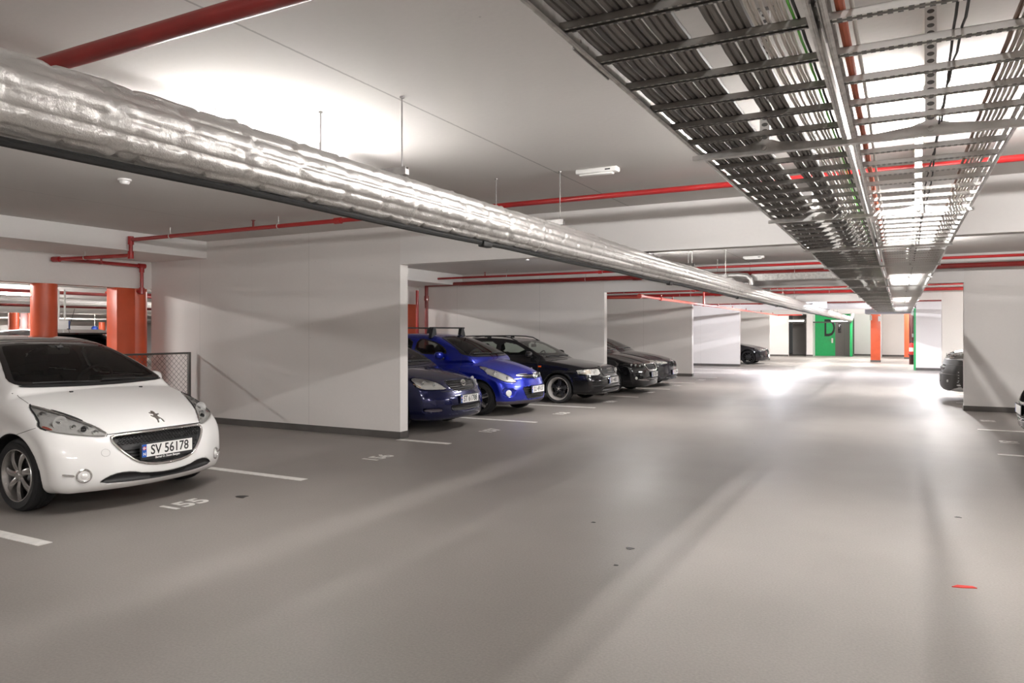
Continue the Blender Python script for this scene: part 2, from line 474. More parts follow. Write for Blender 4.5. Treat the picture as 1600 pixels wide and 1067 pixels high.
class Car:
    def __init__(s, name, S, nose, heading, mats, label, group=None, h=.02):
        """nose: world x,y of the bumper tip ; heading: world angle of the forward direction"""
        s.S = S; s.form = CarForm(S); s.sh = S['L'] / 2; s.h = h
        s.root = empty(name, (nose[0] - math.cos(heading) * s.sh, nose[1] - math.sin(heading) * s.sh, 0), heading)
        tag(s.root, label, 'car', group)
        s.mats = mats; s.holes = []
        s.paint = mats['paint']
    def out(s, V): 
        V = np.array(V, float).copy(); V[:, 0] += s.sh; return V
    def outline(s, P, it=1, res=.02):
        return orient(densify(chaikin(P, it) if it else P, res))
    def surf(s, P2, axis, off=0, fn=None, side=1):
        fn = fn or s.form.f0
        V, ok = s.form.cast(axis, P2, fn, side)
        N = s.form.normals(fn, V)
        return V + N * off, N, ok
    def patch(s, name, P, axis, off, mat_, parent=None, fn=None, side=1, res=.025, it=1, skirt=0, inner=None, hole=False, label=None, dense=None):
        fn = fn or s.form.f0
        O = s.outline(P, it, dense or res)
        I = None
        if inner: I = inset_poly(O, inner)
        V2, F = tri_region(O, res, I)
        V, N, ok = s.surf(V2, axis, off, fn, side)
        fm = None
        C = np.array([V2[f].mean(0) for f in F])
        if inner:
            d = poly_sdf(I, C[:, 0], C[:, 1]); fm = (d < 0).astype(int)
        F2 = []
        for f in F:
            a, b, c = V[f[0]], V[f[1]], V[f[2]]
            nn = np.cross(b - a, c - a)
            F2.append(f if nn @ N[f].mean(0) > 0 else f[::-1])
        if skirt:
            # boundary skirt pushed inwards
            ec = {}
            for f in F2:
                for i in range(len(f)):
                    e = (f[i], f[(i + 1) % len(f)]); ec[e] = 1
            bd = [e for e in ec if (e[1], e[0]) not in ec]
            bv = sorted({i for e in bd for i in e}); mp = {}
            VV = [V]; NN = [N]; k = len(V)
            VV.append(V[bv]); NN.append(N[bv]); VV.append(V[bv] - N[bv] * skirt); NN.append(N[bv])
            for j, i in enumerate(bv): mp[i] = (k + j, k + len(bv) + j)
            V = np.vstack(VV); N = np.vstack(NN)
            for a, b in bd:
                F2.append([mp[b][0], mp[a][0], mp[a][1], mp[b][1]])
            if fm is not None: fm = np.concatenate([fm, np.zeros(len(bd), int)])
        o = mesh_obj(name, s.out(V), F2, mat_, parent or s.root, True, N, fm)
        if label: o['label'] = label
        if hole: s.holes.append((axis, O, .012 if isinstance(hole, bool) else hole, side))
        return o
    def pair(s, name, P, axis, *a, **k):
        """both mirror images (front or rear projections)"""
        r = [s.patch(name, P, axis, *a, **k)]
        if axis in ('x', 'r'): Q = [(-p[0], p[1]) for p in P]; r.append(s.patch(name, Q, axis, *a, **k))
        elif axis == 'z': Q = [(p[0], -p[1]) for p in P]; r.append(s.patch(name, Q, axis, *a, **k))
        else: r.append(s.patch(name, P, axis, *a, side=-1, **k))
        return r
    def line(s, P, axis, off=0, fn=None, side=1, res=.03, closed=False, it=1):
        P = chaikin(P, it, closed) if it else np.array(P, float)
        if closed: D = densify(P, res)
        else:
            D = [P[0]]
            for a, b in zip(P[:-1], P[1:]):
                k = max(1, int(np.ceil(np.linalg.norm(b - a) / res)))
                for i in range(1, k + 1): D.append(a + (b - a) * i / k)
            D = np.array(D)
        V, N, ok = s.surf(D, axis, off, fn, side)
        return s.out(V), N
    def rod(s, name, P, axis, r, mat_, off=0, parent=None, closed=False, n=8, side=1, it=1, fn=None, label=None):
        V, N = s.line(P, axis, off, fn, side, closed=closed, it=it)
        o = MB().tube([tuple(v) for v in V], r, n, closed=closed).build(name, mat_, parent or s.root)
        if label: o['label'] = label
        return o
    def seam(s, P, axis, w=.0045, side=1, it=1, mb=None, off=.0012, closed=False):
        V, N = s.line(P, axis, off, None, side, res=.025, closed=closed, it=it)
        T = np.gradient(V, axis=0); T /= np.maximum(np.linalg.norm(T, axis=1), 1e-9)[:, None]
        B = np.cross(T, N) * w * .5
        A = np.vstack([V - B, V + B]); n = len(V)
        F = [[i, i + 1, n + i + 1, n + i] for i in range(n - 1)] + ([[n - 1, 0, n, 2 * n - 1]] if closed else [])
        mb.add([tuple(p) for p in A], F, 0, True)
    def body(s):
        V, Q = s.form.mesh(s.h)
        N = s.form.normals(s.form.f, V, .005)
        C = V[Q].mean(1); NC = N[Q].mean(1)
        cut = np.zeros(len(Q), bool)
        for axis, O, m, side in s.holes:
            if axis == 'x': c = (poly_sdf(O, C[:, 1], C[:, 2]) < -m) & (NC[:, 0] > .05) & (C[:, 0] > -2.4)
            elif axis == 'r': c = (poly_sdf(O, C[:, 1], C[:, 2]) < -m) & (NC[:, 0] < -.05) & (C[:, 0] < -s.S['L'] + 1.6)
            elif axis == 'y': c = (poly_sdf(O, C[:, 0], C[:, 2]) < -m) & (NC[:, 1] * side > .2) & (C[:, 1] * side > .2)
            else: c = (poly_sdf(O, C[:, 0], C[:, 1]) < -m) & (NC[:, 2] > .3) & (C[:, 2] > 1.2)
            cut |= c
        Qk = Q[~cut]
        used = np.unique(Qk); mp = np.full(len(V), -1); mp[used] = np.arange(len(used))
        o = mesh_obj('body', s.out(V[used]), mp[Qk].tolist(), s.paint, s.root, True, N[used])
        # inner lining of the cabin
        up = Qk[(C[~cut][:, 2] > .35) & (C[~cut][:, 0] < s.S['cowl'] + .1)]
        used = np.unique(up); mp[:] = -1; mp[used] = np.arange(len(used))
        mesh_obj('cabin_lining', s.out(V[used] - N[used] * .022), mp[up].tolist(), M_SEAT, s.root, True)
        return o

def wheel(car, style, R=.305, rr=.215, w=.19, rim=M_ALLOY, face=None, hub=None, y_out=None):
    """a wheel at each hub: rim part with tyre and disc below it"""
    S = car.S; first = None
    face = face or rim
    prof = [(rr - .012, -w / 2 + .02), (rr + .006, -w / 2 + .002), (rr + .03, -w / 2 - .006), ((R + rr) / 2 + .01, -w / 2 - .012), (R - .03, -w / 2 - .004), (R - .010, -w / 2 + .012),
            (R - .001, -w / 2 + .035), (R, -w / 2 + .055), (R - .006, -w / 2 + .058), (R - .006, -w / 2 + .064), (R, -w / 2 + .067), (R, -.004), (R - .006, -.002), (R - .006, .002), (R, .004),
            (R, w / 2 - .067), (R - .006, w / 2 - .064), (R - .006, w / 2 - .058), (R, w / 2 - .055), (R - .001, w / 2 - .035), (R - .010, w / 2 - .012), (R - .03, w / 2 - .004), ((R + rr) / 2 + .01, w / 2 + .012),
            (rr + .03, w / 2 + .006), (rr + .006, w / 2 - .002), (rr - .012, w / 2 - .02)]
    tm = MB().lathe(prof, n=64, closed=True)
    m = MB()
    yo = w / 2
    lip = .006 if style != 'dish' else .045
    m.lathe([(rr + .008, yo - .004), (rr + .004, yo + .003), (rr - .004, yo + .002), (rr - .010, yo - .012), (rr - .016 - lip * .3, yo - .03 - lip), (rr - .024 - lip * .3, yo - .05 - lip), (rr - .03, -yo + .01), (rr + .005, -yo)], n=64)
    def spokes(n, w0, w1, r0, r1, d0, d1, split=0, tilt=0):
        for k in range(n):
            a = 2 * PI * k / n + PI / 2
            for sgn in ((-1, 1) if split else (0,)):
                a0 = a; a1 = a + sgn * split + tilt
                def pt(r, an, off, d):
                    return (r * math.cos(an) - off * math.sin(an), d, r * math.sin(an) + off * math.cos(an))
                segs = 5; V = []; F = []
                for i in range(segs + 1):
                    t = i / segs; r = r0 + (r1 - r0) * t; an = a0 + (a1 - a0) * t; hw = w0 + (w1 - w0) * t; d = d0 + (d1 - d0) * t + .012 * math.sin(PI * t)
                    V += [pt(r, an, -hw, d - .03), pt(r, an, -hw, d - .006), pt(r, an, -hw * .55, d), pt(r, an, hw * .55, d), pt(r, an, hw, d - .006), pt(r, an, hw, d - .03)]
                for i in range(segs):
                    for j in range(5): F.append([i * 6 + j, i * 6 + j + 1, (i + 1) * 6 + j + 1, (i + 1) * 6 + j])
                m.add(V, F, 1, True)
    d = yo - .02
    if style == 'seven':
        spokes(7, .022, .030, .045, rr - .008, d + .004, d, 0, .12)
        hubr = .062
    elif style == 'five':
        spokes(5, .03, .036, .04, rr - .008, d, d); hubr = .065
    elif style == 'twin':
        spokes(5, .016, .015, .045, rr - .008, d, d, .22); hubr = .065
    elif style == 'ten':
        spokes(10, .013, .016, .045, rr - .008, d, d); hubr = .06
    elif style == 'dish':
        spokes(5, .030, .040, .04, rr - .055, d - .03, d - .045, 0); hubr = .075; d -= .03
        for k in range(28):
            a = 2 * PI * k / 28; r = rr - .04
            m.lathe([(0, .006), (.005, .004), (.006, 0)], (r * math.cos(a), yo - .068, r * math.sin(a)), n=6, mi=0)
    m.lathe([(0, d + .012), (.03, d + .012), (.034, d + .008), (hubr - .006, d + .004), (hubr, d - .01), (hubr, d - .04)], n=32, mi=1)
    m.lathe([(0, d + .0145), (.022, d + .0145), (.025, d + .012)], n=24, mi=0)
    for k in range(5):
        a = 2 * PI * k / 5 + .3
        m.lathe([(0, d + .010), (.008, d + .008), (.009, d)], (.045 * math.cos(a), 0, .045 * math.sin(a)), n=8, mi=0)
    dm = MB().lathe([(0, -.01), (.13, -.01), (.135, -.012), (.135, -.03), (.13, -.032), (0, -.032)], n=40)
    dm.rbox(-.13, -.05, -.045, .005, -.06, .09, .012)
    for wx, wz in S['wheels']:
        yw = y_out or (float(car.form.plan(wx)) - float(car.form.tuck(.35)) - w / 2 - .005)
        for sd in (1, -1):
            if first is None:
                o = m.build('wheel', [rim, face], car.root); t = tm.build('tire', M_TIRE, o); b = dm.build('brake_disc', M_ALLOYD, o); first = o
            else:
                o = copy_tree(first, car.root)
            o.location = (wx + car.sh, sd * yw, R)
            o.rotation_euler = (0, .4 * sd + wx, 0 if sd > 0 else PI)
    return first

def seats(car):
    S = car.S; c = S['cowl']; sh = car.sh; zb = S.get('seatz', .40)
    for sd in (1, -1):
        for row, (dx, nm) in enumerate(((-1.02, 'front_seat'), (-1.85, 'rear_seat'))):
            x = c + dx + sh; y = sd * .36
            m = MB(); m.rbox(x - .5, x + .02, y - .24, y + .24, zb - .1, zb + .12, .06)
            Mx = Matrix.Translation((x - .42, y, zb + .1)) @ Matrix.Rotation(-.32, 4, 'Y')
            m.rbox(-.07, .07, -.24, .24, 0, .56, .06, M=Mx)
            m.rbox(-.05, .05, -.12, .12, .60, .78, .045, M=Mx)
            m.cyl(Mx @ Vector((0, -.05, .5)), Mx @ Vector((0, -.05, .65)), .006, 6); m.cyl(Mx @ Vector((0, .05, .5)), Mx @ Vector((0, .05, .65)), .006, 6)
            m.build(nm, M_SEAT, car.root)
    zc = S['cowlz']
    m = MB(); W = S['W'] - .12
    m.prism([(c - .02 + sh, zc - .30), (c - .02 + sh, zc - .045), (c - .25 + sh, zc - .02), (c - .42 + sh, zc - .03), (c - .50 + sh, zc - .10), (c - .48 + sh, zc - .35)], -W, W, 'y', smooth=False)
    m.rbox(c - .46 + sh, c - .20 + sh, .18, .54, zc - .05, zc + .05, .04)
    m.build('dashboard', M_DARK, car.root)
    m = MB(); Mw = Matrix.Translation((c - .62 + sh, .36, zc - .02)) @ Matrix.Rotation(-1.12, 4, 'Y')
    m.tube([Mw @ Vector((.18 * math.cos(a), .18 * math.sin(a), 0)) for a in np.linspace(0, 2 * PI, 28, endpoint=False)], .015, 8, closed=True)
    m.rbox(-.07, .07, -.07, .07, -.02, .02, .02, M=Mw)
    for a in (0, PI, -PI / 2): m.tube([Mw @ Vector((.05 * math.sin(a), .05 * math.cos(a), 0)), Mw @ Vector((.17 * math.sin(a), .17 * math.cos(a), 0))], .014, 6)
    m.cyl(Mw @ Vector((0, 0, 0)), Mw @ Vector((0, 0, -.2)), .025, 8)
    m.build('steering_wheel', M_DARK, car.root)

def side_mirror(car, x, z, out=.10, mat_=None, size=(.10, .20, .14), fold=False, y0=None, fold_left=False):
    fold0 = fold
    for sd in (1, -1):
        fold = fold0 or (fold_left and sd > 0)
        P, ok = car.form.cast('y', [(x, z)], car.form.f0, sd)
        y = abs(P[0, 1]) if y0 is None else y0
        m = MB(); bm = bmesh.new(); bmesh.ops.create_uvsphere(bm, u_segments=20, v_segments=14, radius=1)
        V = []
        for v in bm.verts:
            p = v.co.copy()
            e = lambda q, k: math.copysign(abs(q)**k, q)
            V.append((e(p.x, .8) * size[0] * (.9 if p.x > 0 else .35), e(p.y, .7) * size[1] * .5, e(p.z, .75) * size[2] * .5))
        bm.verts.index_update(); F = [[v.index for v in f.verts] for f in bm.faces]; bm.free()
        if fold: V = [(q[1] * .9, q[0] * sd, q[2]) for q in V]; cy = y + size[0] * .4 + .02
        else: cy = y + out + size[1] * .4
        cx = x + car.sh
        m.add([(v[0] + cx, v[1] + sd * cy, v[2] + z + .02) for v in V], F, 0, True)
        m.tube([(cx + .03, sd * (y - .02), z - .04), (cx, sd * (cy - size[1] * .3 if not fold else cy), z - .03)], .022, 8, mi=1)
        o = m.build('side_mirror', [mat_ or car.paint, M_DARK], car.root)

def plate_no(car, x_off, z, text, w=.50, hgt=.11, frame=.012, tilt=0, y=0, tx=1.0, xpos=None, rear=False):
    """license plate with blue strip, set on the nose of the car"""
    if xpos is None:
        P, _ = car.form.cast('x', [(y, z)], car.form.f0); xn = P[0, 0] + x_off + car.sh
    else: xn = xpos + car.sh
    m = MB(); m.rbox(xn - .012, xn, y - w / 2 - frame, y + w / 2 + frame, z - hgt / 2 - frame * (2 if frame > .013 else 1), z + hgt / 2 + frame, .004, 1)
    p = m.build('license_plate', M_DARK, car.root)
    m = MB(); m.box(xn - .002, xn + .003, y - w / 2, y + w / 2, z - hgt / 2, z + hgt / 2, 0)
    o = m.build('plate_face', M_PLATE, p)
    m = MB(); m.box(xn, xn + .004, y - w / 2, y - w / 2 + .042, z - hgt / 2, z + hgt / 2, 0)
    m.box(xn + .0035, xn + .0045, y - w / 2 + .006, y - w / 2 + .036, z + .008, z + .036, 1)
    m.box(xn + .0043, xn + .005, y - w / 2 + .006, y - w / 2 + .036, z + .018, z + .026, 2)
    m.box(xn + .0043, xn + .005, y - w / 2 + .013, y - w / 2 + .021, z + .008, z + .036, 2)
    m.build('country_strip', [M_PLATEBLUE, M_RED, M_WHITEINK], p)
    if text:
        text_obj('plate_number', text, .118 * hgt / .11, M_BLACKINK, (xn + .0045, y + .021, z - .002), (PI / 2, 0, PI / 2), p, sx=tx, bold=.0016)
        text_obj('country_letter', 'N', .034, M_WHITEINK, (xn + .0055, y - w / 2 + .021, z - .028), (PI / 2, 0, PI / 2), p, bold=.001)
    return p, xn
def text_obj(name, body, size, mat_, loc, rot, parent=None, sx=1, bold=0, align='CENTER', ext=.0004):
    c = bpy.data.curves.new(name, 'FONT'); c.body = body; c.size = size; c.align_x = align; c.align_y = 'CENTER'
    c.extrude = ext; c.offset = bold; c.resolution_u = 3
    c.materials.append(mat_)
    o = bpy.data.objects.new(name, c); o.location = loc; o.rotation_euler = rot; o.scale = (sx, 1, 1)
    return link(o, parent)
def bowl(car, y, z, r, parent, fn=None, dx=.0, dark=False, name='lamp_reflector', lensmat=None):
    P, _ = car.form.cast('x', [(y, z)], fn or car.form.f); x = P[0, 0] + car.sh + dx + .012
    m = MB()
    m.lathe([(r, .02), (r * .98, .024), (r * .93, .02), (r * .8, .0), (r * .55, -.015), (r * .3, -.02)], (x, y, z), 'x', 28, 0)
    if dark: m.lathe([(r * .62, .0), (r * .55, .02), (r * .35, .034), (0, .04)], (x, y, z), 'x', 24, 1)
    else: m.lathe([(r * .22, -.02), (r * .2, .01), (r * .1, .018), (0, .02)], (x, y, z), 'x', 16, 2)
    return m.build(name, [M_REFL, M_GLOSSBLK, M_ALLOY], parent)
SPEC_WHITE = dict(L=3.96, W=.87, H=1.48, Ra=.345, cowl=-1.0, cowlz=1.02,
  side=[(-.10,.165),(-.03,.20),(.0,.26),(.005,.34),(-.01,.45),(-.035,.56),(-.06,.62),(-.10,.68),(-.17,.745),(-.30,.815),(-.50,.885),(-.75,.95),(-1.0,1.01),(-1.3,1.03),(-2.2,1.02),(-3.5,1.02),(-3.86,1.0),(-3.93,.8),(-3.96,.55),(-3.93,.35),(-3.80,.22),(-3.0,.17),(-1.0,.165)],
  gh=[(-0.89, 0.85), (-0.91, 1.0), (-1.14, 1.13), (-1.44, 1.285), (-1.669, 1.375), (-1.916, 1.43), (-2.292, 1.465), (-2.8, 1.46), (-3.3, 1.42), (-3.58, 1.37), (-3.72, 1.22), (-3.88, 0.98), (-3.88, 0.85)],
  plan=[(.05,.82),(-.25,.845),(-.8,.865),(-1.5,.86),(-2.3,.86),(-3.2,.87),(-3.7,.84),(-3.96,.80)],
  tuck=[(.1,.07),(.2,.045),(.4,.012),(.55,.0),(.75,.004),(.9,.03),(1.02,.08),(1.2,.16)],
  gplan=[(-.6,.80),(-1.2,.80),(-2.0,.805),(-3.0,.79),(-3.5,.74),(-3.9,.68)],
  gtuck=[(.8,-.02),(.95,.02),(1.1,.07),(1.3,.16),(1.4,.215),(1.5,.29)],
  wheels=[(-.79,.305),(-3.33,.305)], nose=(.36,2.4), tail=(.22,2.4), crown=.075, rcrown=.05, wind=(.12,2.0,.12), k=.11, kg=.09, ku=.045,
  flare=(.012,.045), hoodline=[],
  crease=[([(-4,.80),(-3,.78),(-1.2,.72),(-.9,.70)],.012,.035,-4.0,-.9)])
# ------------------------------------------------------------------ white hatchback
M_HOUSW = mat('lamp_housing_bright', (.62, .61, .59), .3, .2, bump=.8, bscale=38)
def lion(car, y0, z0, s, parent=None):
    """small chrome rampant emblem"""
    P, N, _ = car.surf([(y0, z0)], 'x')
    body = [(-.1, 1), (.25, .95), (.42, .72), (.3, .55), (.55, .45), (.9, .5), (.95, .38), (.5, .28), (.35, .15), (.45, -.1), (.8, -.5), (.95, -.95), (.72, -.95), (.5, -.6), (.1, -.3), (-.1, -.55), (-.25, -.98), (-.5, -.98), (-.35, -.5), (-.45, -.1), (-.7, .0), (-.95, .25), (-.85, .35), (-.55, .2), (-.3, .3), (-.2, .5), (-.55, .55), (-.8, .75), (-.6, .8), (-.3, .72)]
    return [(y0 + p[0] * s, z0 + p[1] * s) for p in body]

def build_white():
    Ws = [(w[0] + 1.98, w[1]) for w in SPEC_WHITE['wheels']]
    S = dict(SPEC_WHITE)
    HL = [(.455, .650), (.50, .708), (.58, .772), (.672, .850), (.735, .890), (.768, .858), (.790, .80), (.800, .765), (.825, .722), (.80, .692), (.755, .672), (.675, .652), (.56, .630), (.48, .622)]
    GR = [(-.437, .626), (-.30, .634), (0, .638), (.30, .634), (.437, .626), (.447, .59), (.43, .555), (.37, .48), (.29, .405), (.17, .362), (0, .352), (-.17, .362), (-.29, .405), (-.37, .48), (-.43, .555), (-.447, .59)]
    SLh = [(.56, .250), (.50, .297), (.42, .322), (.32, .320), (.22, .290), (0, .272)]
    SL = SLh + [(-a, b) for a, b in SLh[-2::-1]] + [(-.3, .237), (0, .232), (.3, .237)]
    S['recess'] = [('F', HL, .026), ('C', GR, .035), ('C', SL, .03)]
    pm = paint('white_paint', (.80, .79, .775), Ws, S['Ra'], rough=.35)
    c = Car('hatchback_car', S, (-5.72, 4.30), 0, {'paint': pm}, 'white hatchback with dark glass roof with plate SV 56178, parked nearest on the left', h=.0155)
    G = [M_FRIT, M_GLASS]
    wsh = [(0, 1.012), (.4, 1.018), (.66, 1.028), (.715, 1.05), (.705, 1.11), (.575, 1.31), (.50, 1.385), (.44, 1.405), (0, 1.418)]
    WS = wsh + [(-a, b) for a, b in wsh[-2:0:-1]]
    c.patch('windshield', WS, 'x', .004, G, inner=.032, hole=True, res=.03)
    rw = [(0, 1.06), (.5, 1.06), (.56, 1.12), (.46, 1.33), (0, 1.345)]
    c.patch('rear_window', rw + [(-a, b) for a, b in rw[-2:0:-1]], 'r', .004, G, inner=.03, hole=True, res=.05)
    FD = [(-1.22, 1.045), (-1.45, 1.175), (-1.70, 1.285), (-2.0, 1.35), (-2.28, 1.372), (-2.30, 1.06), (-1.8, 1.05)]
    RD = [(-2.37, 1.062), (-2.35, 1.372), (-2.75, 1.375), (-3.10, 1.34), (-3.38, 1.25), (-3.30, 1.12), (-3.05, 1.08)]
    for sd in (1, -1):
        c.patch('side_window', FD, 'y', .004, G, inner=.022, hole=True, res=.05, side=sd)
        c.patch('side_window', RD, 'y', .004, G, inner=.022, hole=True, res=.05, side=sd)
    c.patch('roof_glass', [(-1.93, -.50), (-1.93, .50), (-2.1, .575), (-3.3, .56), (-3.45, .45), (-3.45, -.45), (-3.3, -.56), (-2.1, -.575)], 'z', .005, M_GLOSSBLK, res=.06, skirt=.006)
    # headlights
    for sg in (-1, 1):
        P = [(sg * a, b) for a, b in HL]
        hl = c.patch('headlight', P, 'x', .006, M_HOUSW, fn=c.form.f, res=.02, label='clear headlight with chrome reflectors')
        c.patch('lamp_cover', P, 'x', .002, M_LENS, parent=hl, res=.03)
        bowl(c, sg * .690, .745, .062, hl, dx=.0)
        bowl(c, sg * .585, .690, .036, hl, dark=True, dx=.004)
        bowl(c, sg * .735, .812, .030, hl)
        bowl(c, sg * .635, .712, .022, hl)
        bowl(c, sg * .64, .775, .022, hl)
        bowl(c, sg * .525, .665, .024, hl)
        c.patch('lamp_trim', [(sg * a, b) for a, b in [(.775, .722), (.79, .718), (.80, .70), (.775, .687), (.750, .69)]], 'x', .010, mat('dim_amber_lens', (.42, .09, .06), .3), parent=hl, fn=c.form.f, res=.02)
        c.rod('lamp_bezel', [(sg * a, b) for a, b in [(.46, .652), (.505, .706), (.585, .768), (.68, .846), (.735, .882)]], 'x', .005, M_CHROME, .0, hl)
        c.rod('lamp_bezel', [(sg * a, b) for a, b in [(.80, .698), (.755, .68), (.675, .66), (.56, .638), (.48, .630)]], 'x', .004, M_CHROME, .0, hl)
        c.rod('lamp_bezel', [(sg * a, b) for a, b in [(.735, .889), (.766, .862), (.788, .80), (.799, .765), (.822, .722), (.80, .698)]], 'x', .006, M_DARK, .0, hl)
    # dark eyebrow between bonnet and lamp
        c.patch('lamp_eyebrow', [(sg * a, b) for a, b in [(.545, .752), (.575, .785), (.62, .822), (.66, .848), (.668, .840), (.62, .79), (.57, .752)]], 'x', .004, M_DARK, res=.02)
        # fog light and chrome stroke
        fl = MB()
        P3, N3, _ = c.surf([(sg * .648, .325)], 'x'); p = Vector(c.out(P3)[0]); 
        q = Vector(N3[0]).to_track_quat('Y', 'Z').to_matrix().to_4x4(); Mx = Matrix.Translation(p) @ q
        fm = MB().lathe([(.058, -.01), (.058, .006), (.050, .008), (.047, .0), (.03, -.004), (0, -.004)], n=32)
        fm.lathe([(.024, .0), (.022, .008), (.012, .012), (0, .013)], n=20, mi=1)
        o = fm.build('fog_light', [M_CHROME, M_REFL], c.root); o.matrix_local = Mx
        c.patch('chrome_strip', [(sg * .775, .351), (sg * .74, .345), (sg * .705, .338), (sg * .706, .322), (sg * .745, .328), (sg * .77, .338)], 'x', .006, M_CHROME, res=.02, skirt=.006)
        c.rod('tow_cap' , [(sg * .50 + .03 * math.cos(a), .497 + .03 * math.sin(a)) for a in np.linspace(0, 2 * PI, 16, endpoint=False)], 'x', .0016, mat('paint_line', (.45, .44, .43), .5), .0, closed=True, it=0) if sg < 0 else None
    # grille
    g = c.patch('grille', GR, 'x', .004, M_DARK, fn=c.form.f, res=.03)
    gm = MB()
    for row in range(3):
        zz = .612 - row * .026
        hwid = .415 - row * .012
        k = int(hwid / .03)
        for i in range(-k, k + 1):
            yy = i * .030 + (.015 if row % 2 else 0)
            if abs(yy) > hwid: continue
            P3, _, _ = c.surf([(yy, zz)], 'x', .0, c.form.f0)
            x = P3[0, 0] + c.sh - .014
            gm.tube([(x, yy + .0145 * math.cos(a), zz + .0115 * math.sin(a)) for a in np.linspace(0, 2 * PI, 6, endpoint=False)], .0032, 4, closed=True)
    for zz in (.50, .47, .44, .41, .38):
        hw = float(np.interp(zz, [.352, .362, .405, .48, .555], [.02, .16, .27, .35, .42]))
        P3, _, _ = c.surf([(0, zz)], 'x', .0, c.form.f0)
        L3, _ = c.line([(-hw, zz), (0, zz), (hw, zz)], 'x', -.02, it=0)
        gm.tube([tuple(p) for p in L3], .005, 6)
    gm.build('grille_mesh', M_GLOSSBLK, g)
    c.rod('chrome_frame', GR, 'x', .0135, M_CHROME, -.001, g, closed=True, n=10, label='chrome surround of the grille')
    s_ = c.patch('lower_intake', SL, 'x', .004, M_DARK, fn=c.form.f, res=.03)
    c.rod('intake_edge', SL, 'x', .004, M_DARK, -.003, s_, closed=True)
    # plate with its dealer frame
    p, xn = plate_no(c, .012, .482, 'SV 56178', w=.50, hgt=.108, frame=.014, tx=.86)
    text_obj('frame_text', 'Bertel O. Steen Bergen', .026, M_WHITEINK, (xn + .001, 0, .412), (PI / 2, 0, PI / 2), p, bold=.0006)
    # emblem
    em = c.patch('emblem', lion(c, 0.01, .742, .047), 'x', .004, M_CHROME, res=.012, it=0, skirt=.006, dense=.01)
    # seams
    def sm(P, axis, w, side=1, it=1):
        q = MB(); c.seam(P, axis, w, side=side, it=it, mb=q); q.build('panel_gap', M_DARK, c.root)
    hood_front = [(-.46, .640), (-.30, .648), (0, .652), (.30, .648), (.46, .640)]
    sm(hood_front, 'x', .007)
    for sg in (-1, 1):
        sm([(-.80, sg * .738), (-.88, sg * .735), (-.985, sg * .728)], 'z', .005)
        sm([(sg * .47, .625), (sg * .455, .648)], 'x', .005, it=0)
        sd = sg
        sm([(-.52, .715), (-.60, .69), (-.72, .655)], 'y', .004, sd)
        sm([(-1.20, .25), (-1.17, .6), (-1.15, .9), (-1.25, 1.04)], 'y', .005, sd)
        sm([(-2.33, .24), (-2.33, .7), (-2.33, 1.05)], 'y', .005, sd)
        sm([(-1.20, .25), (-1.8, .235), (-2.33, .24), (-2.9, .25)], 'y', .004, sd)
        sm([(-3.35, 1.1), (-3.25, .85), (-3.0, .6), (-2.92, .25)], 'y', .005, sd)
    for sd in (1, -1):
        m = MB(); P3, N3, _ = c.surf([(-2.05, .90)], 'y', .0, side=sd); p3 = c.out(P3)[0]
        m.rbox(p3[0] - .09, p3[0] + .09, p3[1] - .012, p3[1] + .022, .89, .915, .01); m.build('door_handle', pm, c.root)
    # wipers and washer jets
    for y0, y1, nm in ((.62, .02, 'wiper'), (-.02, -.58, 'wiper')):
        c.rod(nm, [(y0, 1.025), ((y0 + y1) / 2, 1.038), (y1, 1.040)], 'x', .007, M_DARK, .016)
    for yy in (-.34, .34):
        P3, _, _ = c.surf([(-.86, yy)], 'z'); p3 = c.out(P3)[0]
        m = MB(); m.rbox(p3[0] - .012, p3[0] + .012, p3[1] - .014, p3[1] + .014, p3[2] - .004, p3[2] + .009, .004); m.build('washer_nozzle', M_DARK, c.root)
    P3, _, _ = c.surf([(-1.62, 0.0)], 'z'); 
    c.patch('cowl_cover', [(.0, .998), (.4, 1.004), (.68, 1.014), (.69, 1.034), (.4, 1.03), (0, 1.026), (-.4, 1.03), (-.69, 1.034), (-.68, 1.014), (-.4, 1.004)], 'x', .006, M_DARK, res=.03)
    # rear view mirror
    m = MB(); m.rbox(-1.66 + c.sh, -1.63 + c.sh, -.11, .11, 1.285, 1.35, .012); m.cyl((-1.64 + c.sh, 0, 1.34), (-1.60 + c.sh, 0, 1.39), .01, 8)
    m.rbox(-1.655 + c.sh, -1.60 + c.sh, -.03, .03, 1.345, 1.37, .006); m.build('rear_view_mirror', mat('mirror_shell', (.12, .12, .12), .3), c.root)
    c.patch('windshield_sticker', [(-.075, 1.352), (.005, 1.350), (.005, 1.374), (-.075, 1.376)], 'x', -.002, mat('sticker', (.5, .55, .52), .6), res=.03, it=0)
    side_mirror(c, -1.36, 1.0, fold=True, mat_=pm)
    tl = [(.50, .80), (.60, .98), (.72, 1.0), (.80, .92), (.78, .74), (.66, .70)]
    c.pair('taillight', tl, 'r', .004, M_RED, res=.04)
    wheel(c, 'seven', .305, .215, .195, M_ALLOY)
    seats(c)
    c.body()
    return c
